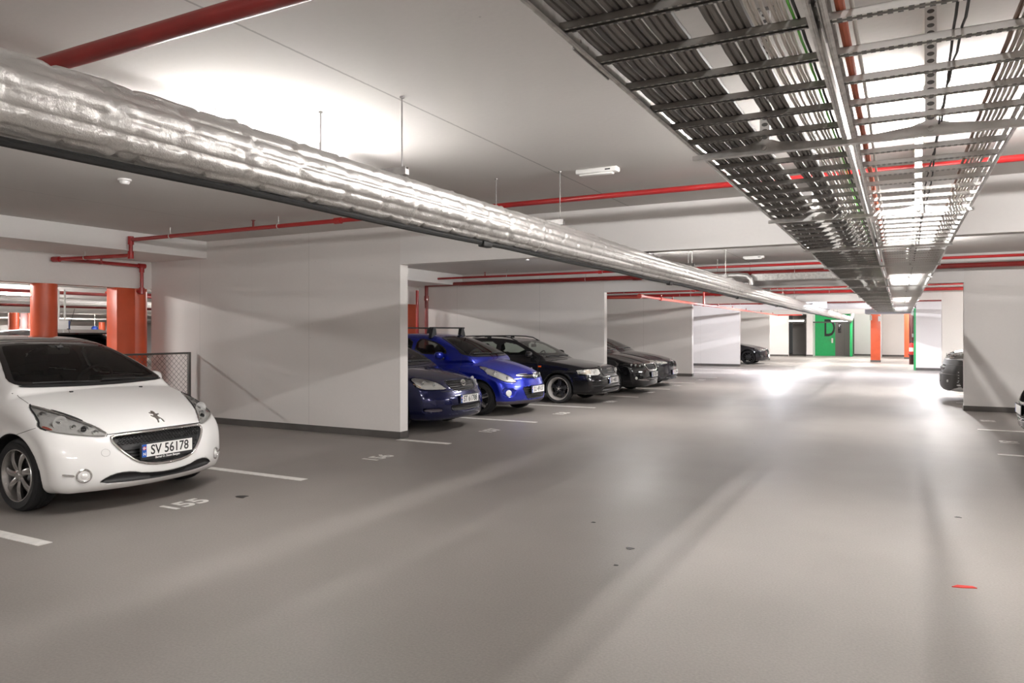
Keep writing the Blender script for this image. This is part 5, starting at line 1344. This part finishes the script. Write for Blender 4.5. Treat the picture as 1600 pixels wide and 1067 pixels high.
def foil_pipe(name, X, Z, R, y0, y1, label, fine=True, ymax_fine=16, taper=0):
    """aluminium-faced quilted insulation: staggered pillow cells between longitudinal creases"""
    rows = 13; NA = rows * 8
    ys = []; y = y0
    while y < y1:
        ys.append(y); y += (.018 if y < 7 else .035 if y < ymax_fine else .12) if fine else .6
    ys.append(y1); ys = np.array(ys)
    th = np.linspace(0, 2 * PI, NA, endpoint=False)
    T, Y = np.meshgrid(th, ys)
    rr = np.random.RandomState(3)
    u = T / (2 * PI) * rows; k = np.floor(u).astype(int); fu = u - k
    bul = np.sqrt(np.maximum(0, 1 - (2 * fu - 1)**2))
    H = np.full(T.shape, -.010)
    L = .31
    ph = rr.rand(rows)
    st = np.zeros(T.shape)
    for i in range(rows):
        s = (Y / L + ph[i] + .12 * np.sin(Y * 1.7 + i)); fs = s - np.floor(s); jit = np.sin(np.floor(s) * 12.9898 + i * 78.2)
        st = np.where(k == i, np.minimum(fs, 1 - fs) * L, st)
        H = np.where(k == i, H + .006 * jit, H)
    seam = np.exp(-(st / .014)**2)
    H = H + .0125 * bul * (1 - .8 * seam) - .0035 * seam
    # crumpled wrap joints every metre or so
    for yj in np.arange(y0 + .3, min(y1, 20), .62):
        yj += rr.rand() * .3; dd = Y - yj - .03 * np.sin(T * 2 + yj)
        H += (.006 * np.exp(-(dd / .02)**2) - .005 * np.exp(-((dd - .03) / .012)**2)) * (1 + .6 * np.sin(T * 9 + yj * 7))
    H += .0022 * np.sin(Y * 23 + 3 * np.sin(T * 3)) * np.sin(T * 7 + Y * 5)
    Rr = R + H
    V = np.stack([X + Rr * np.cos(T), Y, Z + Rr * np.sin(T)], -1).reshape(-1, 3)
    n = len(ys); F = []
    for i in range(n - 1):
        a = np.arange(NA); b = (a + 1) % NA
        F.append(np.stack([i * NA + a, (i + 1) * NA + a, (i + 1) * NA + b, i * NA + b], 1))
    F = np.vstack(F).tolist(); F.append(list(range(NA))[::-1]); F.append([(n - 1) * NA + k for k in range(NA)])
    o = mesh_obj(name, V, F, M_FOIL, smooth=True); tag(o, label, 'pipe'); return o
def ducts():
    fp = foil_pipe('foil_pipe', -2.66, 2.295, .142, .6, 49.3, 'long silver foil wrapped pipe running diagonally across the whole ceiling')
    MB().tube([(-2.66, 49.2, 2.30), (-2.66, 49.42, 2.31), (-2.60, 49.55, 2.42), (-2.55, 49.6, 2.7)], .12, 16).build('end_elbow', M_FOIL, fp)
    m = MB().tube([(-2.63 + .004 * math.sin(y * 2.1), y, 2.142 - .010 * abs(math.sin(y * 1.28))) for y in np.arange(.6, 48, .25)], .017, 8)
    for y in (4.55, 9.3, 13.8, 18.6): m.rbox(-2.655, -2.60, y - .06, y + .06, 2.108, 2.15, .01)
    o = m.build('hose', mat('black_rubber', (.008, .008, .008), .6)); tag(o, 'thin black hose strapped below the silver foil pipe', 'hose')
    # hangers
    first = None
    for i in range(17):
        y = 3.79 + i * 2.45
        if any(abs(y - w - .09) < .2 for w in YW): y += .35
        if first is None:
            r = empty('pipe_hanger', (-3.14, y, 3.0)); first = r
            for x in (-.34, .34): MB().cyl((x, 0, 0), (x, 0, -.52), .005, 8).lathe([(0, 0), (.014, -.001), (.014, -.012), (.006, -.014)], (x, 0, 0), 'z', 10).build('threaded_rod', M_STEEL, r)
            MB().box(-.39, .38, -.02, .02, -.50, -.465).box(-.39, .38, -.02, -.016, -.465, -.45).box(-.39, .38, .016, .02, -.465, -.45).build('support_channel', M_STEEL, r)
            MB().tube([(.30, 0, -.49), (.33, 0, -.56), (.36, 0, -.60)], .006, 6).build('drop_strap', M_STEEL, r)
        else: r = copy_tree(first); r.location = (-3.14, y, 3.0)
        ordn = ['nearest', 'second nearest', 'third nearest', 'fourth nearest', 'fifth nearest']
        tag(r, ('%s pair of ceiling rods above the silver foil pipe' % ordn[i]) if i < 5 else 'thin pair of ceiling rods far along the silver foil pipe', 'hanger', 'hangers of the foil pipe' if i < 5 else 'far hangers of the foil pipe')
    for (x, z, r, l) in [(-16.4, 2.18, .085, 'upper silver foil duct in the neighbouring aisle'), (-22.9, 2.20, .125, 'lower thick silver foil duct in the neighbouring aisle'), (-33.0, 2.02, .05, 'thin bright pipe low in the neighbouring aisle')]:
        foil_pipe('foil_pipe', x, z, r, -6, 40, l, fine=False)
    # branch of the foil pipe near the second beam
    m = MB().tube([(-3.5, 15.55, 2.68), (-2.95, 15.55, 2.68), (-2.78, 15.55, 2.66), (-2.70, 15.55, 2.58), (-2.69, 15.55, 2.47)], .055, 14)
    m.tube([(-3.3, 15.35, 2.60), (-3.05, 15.35, 2.60), (-2.98, 15.35, 2.52), (-2.97, 15.35, 2.44)], .035, 12)
    tag(m.build('foil_branch', M_FOIL), 'small silver foil branch pipe bending over the main foil pipe', 'pipe')

# ------------------------------------------------------------------ cable ladders
def rung_mat(nm, colr, metal):
    m, nt, b = new_mat(nm)
    tc = node(nt, 'TexCoord'); sp = node(nt, 'SeparateXYZ'); nt.links.new(tc.outputs['Object'], sp.inputs[0])
    fx = mth(nt, 'FRACT', mth(nt, 'MULTIPLY', sp.outputs[0], 1 / .025))
    a = mth(nt, 'LESS_THAN', mth(nt, 'ABSOLUTE', mth(nt, 'SUBTRACT', fx, .5)), .27)
    n = node(nt, 'TexNoise'); n.inputs['Scale'].default_value = 20; nt.links.new(tc.outputs['Object'], n.inputs['Vector'])
    geo = node(nt, 'NewGeometry'); sn = node(nt, 'SeparateXYZ'); nt.links.new(geo.outputs['Normal'], sn.inputs[0])
    side = mth(nt, 'LESS_THAN', sn.outputs[2], -.6)
    k = mth(nt, 'MULTIPLY', mth(nt, 'MULTIPLY', a, side), mth(nt, 'LESS_THAN', sp.outputs[2], .012))
    mx = node(nt, 'MixRGB'); mx.inputs[1].default_value = (*colr, 1); mx.inputs[2].default_value = (.08, .08, .08, 1); nt.links.new(k, mx.inputs[0])
    nt.links.new(mx.outputs[0], b.inputs['Base Color']); b.inputs['Metallic'].default_value = metal; b.inputs['Roughness'].default_value = .36
    return m
TZ = 2.36
LX = (-.865, -.213); RX = (-.185, .43)
def ladders():
    MR = rung_mat('rung_steel_lit', (.85, .84, .82), .35); ML = rung_mat('rung_steel_shaded', (.40, .39, .37), .8); pitch = .288; secn = 20; ln = pitch * secn  # lamp light put into the right rung colour, cable shade into the left
    y0 = .62
    for side, (xa, xb), word in (('L', LX, 'packed with grey cables'), ('R', RX, 'mostly empty of cables')):
        first = None
        w = xb - xa
        for s in range(6):
            yy = y0 + s * ln
            if first is None:
                r = empty('cable_ladder', (xa, yy, TZ)); first = r
                for x, d in ((0, 1), (w, -1)):
                    m = MB().box(x - .002, x + .002, 0, ln - .006, 0, .062).box(min(x, x + d * .014), max(x, x + d * .014), 0, ln - .006, .058, .062).box(min(x, x + d * .014), max(x, x + d * .014), 0, ln - .006, 0, .004)
                    m.tube([(x, 0, .002), (x, ln - .006, .002)], .0055, 8).build('side_rail', M_GALV, r)
                for x, d in ((0, -1), (w, 1)):
                    m = MB().box(x - .008 if d < 0 else x + .004, x - .004 if d < 0 else x + .008, 1.42, 1.72, -.008, .06)
                    for q in (1.46, 1.52, 1.62, 1.68): m.lathe([(0, .012), (.007, .010), (.008, .0)], (x + d * .008, q, .03), 'x', 8)
                    m.build('splice_plate', M_STEEL, r)
                for k in range(secn):
                    q = .16 + k * pitch
                    m = MB().box(.004, w - .004, q - .017, q + .017, .022, .025).box(.004, w - .004, q - .017, q - .014, .004, .025).box(.004, w - .004, q + .014, q + .017, .004, .025)
                    m.box(.004, w - .004, q - .014, q - .008, .004, .007).box(.004, w - .004, q + .008, q + .014, .004, .007)
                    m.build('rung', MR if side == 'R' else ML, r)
            else: r = copy_tree(first); r.location = (xa, yy, TZ)
            pos = ['nearest section', 'second section from the camera', 'third section from the camera', 'fourth section from the camera', 'fifth section from the camera', 'farthest section'][s]
            tag(r, 'steel cable ladder %s under the ceiling, %s' % (word, pos), 'cable ladder', 'overhead cable ladders')
    # hangers: perforated strip and gull-wing arms below both ladders
    pm, nt, b = new_mat('perforated_strip'); tc = node(nt, 'TexCoord'); sp = node(nt, 'SeparateXYZ'); nt.links.new(tc.outputs['Object'], sp.inputs[0])
    fz = mth(nt, 'SUBTRACT', mth(nt, 'FRACT', mth(nt, 'MULTIPLY', sp.outputs[2], 1 / .03)), .5); dx = mth(nt, 'MULTIPLY', sp.outputs[0], 1 / .016)
    d = mth(nt, 'ADD', mth(nt, 'MULTIPLY', mth(nt, 'MULTIPLY', fz, fz), 9), mth(nt, 'MULTIPLY', dx, dx)); k = mth(nt, 'LESS_THAN', d, .75)
    mx = node(nt, 'MixRGB'); mx.inputs[1].default_value = (.85, .84, .82, 1); mx.inputs[2].default_value = (.16, .155, .15, 1); nt.links.new(k, mx.inputs[0]); nt.links.new(mx.outputs[0], b.inputs['Base Color'])
    b.inputs['Metallic'].default_value = .3; b.inputs['Roughness'].default_value = .35
    for side, (xa, xb), xo, word in (('L', LX, -.555, 'left'), ('R', RX, .115, 'right')):
        first = None; y = 3.56; i = 0
        w0 = xa - xo - .02; w1 = xb - xo + .015
        while y < 34:
            if first is None:
                r = empty('ladder_bracket', (xo, y, TZ)); first = r
                MB().box(-.020, .020, -.002, .002, -.02, 3.0 - TZ).box(-.022, -.019, -.002, .018, -.02, 3.0 - TZ).box(.019, .022, -.002, .018, -.02, 3.0 - TZ).build('perforated_strip', pm, r)
                prof = [(w0, -.028), (w1, -.028), (w1, -.012), (w1 * .8, -.008), (.07, .012), (.022, .030), (-.022, .030), (-.07, .012), (w0 * .8, -.008), (w0, -.012)]
                MB().prism(prof, -.028, -.024, 'y').box(w0, w1, -.028, .010, -.032, -.028).box(w0, w1, .007, .010, -.028, -.016).build('support_arm', M_GALV if side == 'L' else mat('arm_steel_lit', (.82, .81, .79), .35, .35), r)  # right arms carry a lit, brighter version of the steel colour
                MB().lathe([(0, -.04), (.012, -.038), (.013, -.028)], (0, 0, -.008), 'y', 8).build('bolt', M_GALV, r)
                MB().box(-.05, .05, -.03, .03, 3.0 - TZ - .006, 3.0 - TZ).build('ceiling_plate', M_STEEL, r)
            else: r = copy_tree(first); r.location = (xo, y, TZ)
            if any(abs(y - wv - .09) < .14 for wv in YW): y += .3; r.location = (xo, y, TZ)
            ordn = ['nearest', 'second', 'third', 'fourth', 'fifth']
            tag(r, ('winged steel bracket under the %s cable ladder, %s from the camera' % ({'left': 'cable filled', 'right': 'mostly empty'}[word], ordn[i])) if i < 5 else 'winged steel bracket far along the %s cable ladder' % {'left': 'cable filled', 'right': 'mostly empty'}[word], 'bracket', 'brackets of the %s cable ladder' % word if i < 5 else 'far brackets of the %s cable ladder' % word)
            y += 2.30; i += 1
    # cables
    mats = {'g': mat('cable_grey', (.20, .19, .178), .5), 'd': mat('cable_dark', (.11, .105, .10), .5), 'w': mat('cable_white', (.72, .69, .64), .45), 'gr': mat('cable_green', (.12, .62, .04), .4), 'k': mat('cable_black', (.012, .012, .012), .5),
            'o': mat('cable_orange', (.62, .13, .05), .45), 'b': mat('cable_brown', (.20, .11, .07), .5), 't': mat('cable_tan', (.50, .45, .40), .5)}
    L = []
    x = LX[0] + .030
    for i in range(12):
        L.append((x, .0106, 'g' if i not in (2, 6) else 'd', .0)); x += .0220 + (.007 if i in (1, 4, 7) else 0)
    x = -.482
    for i in range(5):
        L.append((x, .0106, 'g', .1)); x += .0218 + (.006 if i == 1 else 0)
    for x in (-.360, -.346, -.326, -.305, -.291, -.277): L.append((x, .0060, 'w', .35))
    L.append((-.262, .004, 'gr', .3)); L.append((-.250, .0045, 'k', .3))
    for i, (x, r, c, wv) in enumerate(L):
        zt = TZ + .026 + r; ph = {'g': 0, 'd': 0, 'w': 2, 'gr': 3, 'k': 3}[c]
        pts = []; y = .64
        while y < 34.6:
            k = (y - y0 - .16) / .288; s = math.sin(PI * (k - math.floor(k)))
            pts.append((x + (.0025 + .006 * wv) * math.sin(y * 1.3 + ph) + .003 * wv * math.sin(y * 4.1 + ph) , y, zt - s * s * (.004 + .010 * wv)))
            y += .072 if y < 9 else .144 if y < 20 else .288
        o = MB().tube(pts, r, 8).build('power_cable', mats[c])
        if c == 'g' or c == 'd': tag(o, 'thick grey cable lying side by side with others in the cable filled ladder', 'cable', 'thick grey cables in the left ladder')
        elif c == 'w': tag(o, 'thin pale cable weaving along the cable filled ladder', 'cable', 'thin pale cables in the left ladder')
        elif c == 'gr': tag(o, 'thin bright green wire in the cable filled ladder', 'cable')
        else: tag(o, 'thin black wire beside the bright green wire in the cable filled ladder', 'cable')
    Rr = [(RX[0] + .040, .013, 'o', .1, 'orange brown cable in the right cable ladder next to its left rail', None), (RX[0] + .072, .006, 'w', .5, 'thin white cable beside the orange brown cable', None),
          (RX[0] + .330, .004, 'k', 2.2, 'thin black wire hanging in the open middle of the right cable ladder', 'black wires in the right ladder'), (RX[0] + .338, .004, 'k', -2.2, 'thin black wire hanging in the open middle of the right cable ladder', 'black wires in the right ladder'),
          (RX[0] + .475, .007, 'b', .3, 'dark brown cable in the right cable ladder', None)] + [(RX[0] + .495 + j * .0155, .0065, 't' if j != 2 else 'w', .3, 'tan cable bundled at the right rail of the right cable ladder', 'tan cables in the right ladder') for j in range(5)]
    for i, (x, r, c, wv, lb, gp) in enumerate(Rr):
        zt = TZ + .026 + r; ph = 0 if c == 'k' else i * .7; pts = []; y = .64
        while y < 34.6:
            k = (y - y0 - .16) / .288; s = math.sin(PI * (k - math.floor(k)))
            pts.append((x + .004 * wv * math.sin(y * 2.2 + ph), y, zt - s * s * (.004 + .008 * abs(min(wv, 1)))))
            y += .072 if y < 9 else .144 if y < 20 else .288
        o = MB().tube(pts, r, 8).build('power_cable', mats[c]); tag(o, lb, 'cable', gp)
    # crossing ladder seen edge-on before the second beam
    r = empty('cable_ladder', (-2.72, 15.68, 2.56)); tag(r, 'steel cable ladder crossing the aisle edge-on below the second beam pipes', 'cable ladder', 'overhead cable ladders')
    MB().box(0, 1.86, -.004, .0, 0, .012).box(0, 1.86, -.014, .0, -.004, .0).build('side_rail', M_STEEL, r)
    MB().box(0, 1.86, -.004, .0, .13, .142).build('side_rail', M_STEEL, r)
    MB().box(0, 1.86, .002, .008, .01, .132).build('side_panel', M_GALV, r)
    for k in range(8): MB().box(.02 + k * .25, .035 + k * .25, -.012, 0, 0, .14).build('post', M_GALV, r)

# ------------------------------------------------------------------ lamps and small fittings
def em_mat(name, col, s):
    m = bpy.data.materials.new(name); m.use_nodes = True; nt = m.node_tree; nt.nodes.remove(nt.nodes['Principled BSDF'])
    e = node(nt, 'Emission'); e.inputs[0].default_value = (*col, 1); e.inputs[1].default_value = s; nt.links.new(e.outputs[0], nt.nodes['Material Output'].inputs[0]); return m
def battens():
    warm = (1, .968, .94); cool = (.93, .93, 1)
    lamps = []
    E = 1.0
    A = [(-4.05, 3.9, 2.50, .44, warm), (-4.05, -3.5, 2.56, 1.0, warm), (-4.05, 12.4, 2.56, .9, warm), (-4.05, 20.6, 2.56, .9, warm), (-4.05, 28.8, 2.56, 3.6, cool), (-4.05, 37.2, 2.56, 1.7, warm), (-4.05, 45.0, 2.56, 1.8, warm)]
    B = [(.13, 5.6, 2.86, 1.35, warm), (.13, -1.6, 2.86, 1.1, warm), (.13, 13.0, 2.86, 1.1, warm), (.9, 21.0, 2.86, 2.2, warm), (.9, 29.0, 2.86, 3.4, cool), (.13, 37.5, 2.86, 2.4, warm), (1.2, 45.0, 2.86, 2.4, warm)]
    C = [(5.2, 4, 2.9, .6, warm), (5.2, 12.4, 2.9, .6, warm), (5.2, 20.8, 2.9, 1.6, warm), (5.2, -4, 2.9, .5, warm)]
    N = [(-13.2, 5.5, 2.5, 1.0, warm), (-18.6, 9.5, 2.4, 1.8, warm), (-18.6, 0, 2.4, 1.4, warm), (-25, 3, 2.4, 1.8, warm), (-25, 17, 2.4, 2.0, warm), (-33.9, 12, 2.4, 2.6, warm), (-40, 24, 2.4, 3.0, warm), (-13.2, 13, 2.5, 1.0, warm)]
    E0 = 740; cache = {}
    X = [(-1.8, 48.6, 2.86, 1.1, warm), (3.5, 47.5, 2.86, 1.8, warm), (-8.5, 46, 2.86, .8, warm)]  # crosswise lamps added only to brighten the far wall
    mh = mat('lamp_housing_white', (.75, .74, .72), .5)
    words = {'A': 'tube lamp hung behind the silver foil pipe', 'B': 'tube lamp above the right cable ladder', 'C': 'tube lamp over the right bays', 'N': 'tube lamp in the neighbouring aisle', 'X': 'added crosswise tube lamp brightening the far wall'}
    for key, lst in (('A', A), ('B', B), ('C', C), ('N', N), ('X', X)):
        for i, (x, y, z, s, c) in enumerate(lst):
            kk = (s, c)
            if kk not in cache: cache[kk] = em_mat('tube_glow', c, E0 * s)
            r = empty('tube_lamp', (x, y, z))
            MB().cyl((0, -.78, .045), (0, .78, .045), .006, 8).box(-.012, .012, -.775, -.76, -.02, .05).box(-.012, .012, .76, .775, -.02, .05).build('housing', mh, r)
            MB().cyl((0, -.75, 0), (0, .75, 0), .014, 10).build('tube', cache[kk], r)
            if 3.0 - z > .12:
                for q in (-.5, .5): MB().cyl((0, q, .08), (0, q, 3.0 - z), .003, 6).build('suspension_rod', M_STEEL, r)
            if key == 'X': r.rotation_euler = (0, 0, PI / 2)
            tag(r, words[key] + (', nearest of its row' if i == 0 else ', farther along its row'), 'lamp', words[key].replace('tube lamp', 'tube lamps') if i else None)
def fittings():
    mw = mat('fitting_white', (.80, .79, .77), .45); 
    for (x, y, l, dx) in [(-2.45, 6.30, 'white emergency light on the ceiling near the centre top', 1), (-2.55, 15.0, 'small white emergency light beyond the first beam', 1)]:
        r = empty('emergency_light', (x, y, 3.0)); tag(r, l, 'light')
        MB().rbox(-.20, .20, -.05, .05, -.045, 0, .012).build('housing', mw, r)
        MB().rbox(-.17, .15, -.035, .035, -.060, -.044, .008).build('diffuser', mat('diffuser_white', (.9, .9, .88), .3), r)
        MB().box(.09, .14, -.0515, -.0495, -.030, -.018).build('indicator', M_DARK, r)
    for (x, y, l) in [(-6.716, 4.567, 'round white smoke detector on the ceiling above the white car'), (-6.65, 13.2, 'small smoke detector above the bright blue car')]:
        r = empty('smoke_detector', (x, y, 3.0)); tag(r, l, 'detector')
        MB().lathe([(0, 0), (.062, 0), (.062, -.015), (.05, -.022), (0, -.022)], n=28, axis='z').build('base', mw, r)
        MB().lathe([(.048, -.02), (.046, -.036), (.034, -.05), (0, -.053)], n=28, axis='z').build('sensor_head', mw, r)
    # exit box near the far beam
    r = empty('sign_box', (-3.05, 31.4, 2.60)); tag(r, 'small white lit sign box hanging far off above the foil pipe', 'sign')
    MB().rbox(-.5, .5, -.04, .04, -.14, .14, .01).build('housing', em_mat('sign_white', (.92, .92, 1), 2.2), r)
    for x in (-.16, .16): MB().box(x - .09, x + .09, -.045, -.04, -.05, .06).build('pictogram', mat('sign_grey', (.42, .44, .55), .5), r)
    # fence of the left bays
    r = empty('chain_link_fence', (-10.45, 4.3, 0)); tag(r, 'grey chain-link fence behind the white car, ending at the wall', 'fence')
    fm = mat('fence_grey', (.16, .155, .15), .45, .5)
    for yy in (3.95, 0, -3.9): MB().rbox(-.022, .022, yy - .022, yy + .022, 0, 1.17, .004).build('post', fm, r)
    MB().cyl((0, -3.9, 1.155), (0, 3.95, 1.155), .016, 10).build('top_rail', fm, r)
    m = MB(); s = .062
    k = -4.0
    while k < 3.95:
        for d in (1, -1):
            # diagonal wire clipped to the frame
            a = (k, .06) if d > 0 else (k + 1.08, .06); b = (k + 1.08, 1.14) if d > 0 else (k, 1.14)
            y0_, z0_, y1_, z1_ = a[0], a[1], b[0], b[1]
            def cl(y, z, yo, zo):
                if y > 3.93: t = (3.93 - yo) / (y - yo); return 3.93, zo + (z - zo) * t
                return y, z
            if min(y0_, y1_) > 3.9: continue
            p = cl(y0_, z0_, y1_, z1_); q = cl(y1_, z1_, y0_, z0_)
            m.tube([(.006 * d, p[0], p[1]), (.006 * d, q[0], q[1])], .0028, 4, cap=False)
        k += s * 1.41
    m.build('wire_mesh', fm, r)
    # fire extinguisher and its riser
    o = red_pipe('riser_pipe', [[(.48, 38.9, 0.0), (.48, 38.9, 3.0)]], .10, 'dark standing pipe behind the fire extinguisher', mt=mat('pipe_maroon', (.05, .012, .012), .5), joints=[((.48, 38.9, .42), (.48, 38.9, .50), .13), ((.48, 38.9, 2.5), (.48, 38.9, 2.6), .13)])
    r = empty('fire_extinguisher', (.48, 38.58, .46)); tag(r, 'red fire extinguisher hanging beside the green wall end', 'extinguisher')
    MB().lathe([(0, 0), (.09, .0), (.105, .02), (.105, .44), (.085, .51), (.03, .545), (0, .55)], n=28, axis='z').build('cylinder_body', M_RED, r)
    MB().cyl((0, 0, .54), (0, 0, .60), .025, 12).rbox(-.02, .09, -.015, .015, .60, .625, .005).rbox(-.02, .09, -.015, .015, .565, .58, .005).build('valve', M_DARK, r)
    MB().tube([(.02, 0, .58), (.12, 0, .56), (.135, 0, .40), (.125, 0, .12)], .014, 8).build('hose', M_DARK, r)
    MB().lathe([(.107, .15), (.107, .33)], n=20, axis='z').build('label_band', mat('label_pink', (.85, .6, .55), .5), r)
    MB().rbox(-.06, .06, .10, .16, .1, .5, .01).build('wall_bracket', M_STEEL, r)
    # switch boxes and conduits on the green wall end
    r = empty('switch_box', (.50, 33.4, 2.3)); tag(r, 'white switch box and conduits at the top of the green wall end', 'box')
    MB().rbox(-.09, .0, -.15, .15, -.12, .22, .01).build('housing', mw, r); MB().rbox(-.07, .0, -.08, .08, -1.0, -.86, .01).build('call_point', mw, r)
    MB().tube([(-.03, 0, .2), (-.03, 0, .68)], .02, 8).build('conduit', mw, r); MB().tube([(-.03, -.05, -.12), (-.03, -.05, -.86)], .012, 8).build('conduit', M_STEEL, r)
    # lilac block standing in for overexposed light at the far end of the ladders
    m = MB(); m.rbox(-1.35, .62, 35.25, 36.6, 2.30, 2.50, .03); o = m.build('duct', mat('glare_lilac', (.62, .62, .72), .5)); tag(o, 'pale lilac block coloured as overexposed light at the far end of the cable ladders', 'duct')
    # junction box of the neighbouring aisle
    r = empty('junction_box', (-14.6, 8.6, 1.62)); tag(r, 'white box on two hanging strips in the neighbouring aisle', 'box')
    MB().rbox(-.06, .06, -.10, .10, -.14, .12, .01).build('housing', mw, r)
    for q in (-.075, .045): MB().box(-.01, .01, q, q + .03, .1, .72).build('hanging_strip', mw, r)
    MB().rbox(-.05, .05, .10, .14, -.16, .1, .01).build('socket', mat('socket_blue', (.02, .05, .22), .4), r)
    # blue alarm unit on far column
    r = empty('alarm_unit', (-28.2, 17.9, 1.62)); tag(r, 'small blue unit hanging between the far orange columns', 'box')
    MB().lathe([(0, -.1), (.12, -.1), (.12, .06), (.06, .12), (0, .12)], n=16, axis='z').build('housing', mat('unit_blue', (.01, .04, .25), .4), r); MB().cyl((0, 0, .1), (0, 0, .58), .01, 6).build('conduit', M_STEEL, r)
    # strip lamps of the far entrance
    for (x, y, z, l) in [(-5.9, 49.3, 2.22, 'white tube lamp in the far recess left of the green door'), (-3.2, 49.6, 2.18, 'white tube lamp above the grey double door')]:
        r = empty('tube_lamp', (x, y, z)); tag(r, l, 'lamp')
        MB().rbox(-.6, .6, -.05, .05, .0, .08, .01).build('housing', mw, r); MB().cyl((-.55, 0, -.02), (.55, 0, -.02), .02, 10).build('tube', em_mat('lamp_white', (1, .97, .92), 25), r)
    m = MB().box(-6.2, -2.6, 49.2, 49.5, 2.08, 2.16); tag(m.build('cable_tray', M_BASE), 'dark cable tray passing over the far green door', 'cable tray')
# ------------------------------------------------------------------ assemble
shell(); floor_marks(); pipes(); ducts(); ladders(); battens(); fittings()
build_white(); build_others()
w = bpy.data.worlds.new('world'); SC.world = w; w.use_nodes = True
w.node_tree.nodes['Background'].inputs[0].default_value = (1, .97, .94, 1); w.node_tree.nodes['Background'].inputs[1].default_value = .05
# plain mesh copies of all lettering
dg = bpy.context.evaluated_depsgraph_get()
for o in [o for o in bpy.data.objects if o.type == 'FONT']:
    me = bpy.data.meshes.new_from_object(o.evaluated_get(dg)); n = o.name
    q = bpy.data.objects.new(n + '_x', me); COL.objects.link(q)
    q.parent = o.parent; q.location = o.location; q.rotation_euler = o.rotation_euler; q.scale = o.scale
    for k in ('label', 'category', 'group', 'kind'):
        if k in o: q[k] = o[k]
    bpy.data.objects.remove(o); q.name = n
cam = bpy.data.cameras.new('camera'); co = bpy.data.objects.new('camera', cam); COL.objects.link(co); SC.camera = co
cam.sensor_width = 36; cam.lens = 36 * 1144 / 1600; cam.shift_y = -14.5 / 1600; cam.clip_end = 200
co.location = (0, 0, 1.5); co.rotation_euler = (PI / 2, 0, math.radians(27.911))
SC.view_settings.view_transform = 'Standard'; SC.view_settings.look = 'None'; SC.view_settings.exposure = 0; SC.view_settings.gamma = 1.0
SC.cycles.max_bounces = 8; SC.cycles.diffuse_bounces = 6; SC.cycles.transparent_max_bounces = 16; SC.cycles.sample_clamp_indirect = 6; SC.cycles.caustics_reflective = False
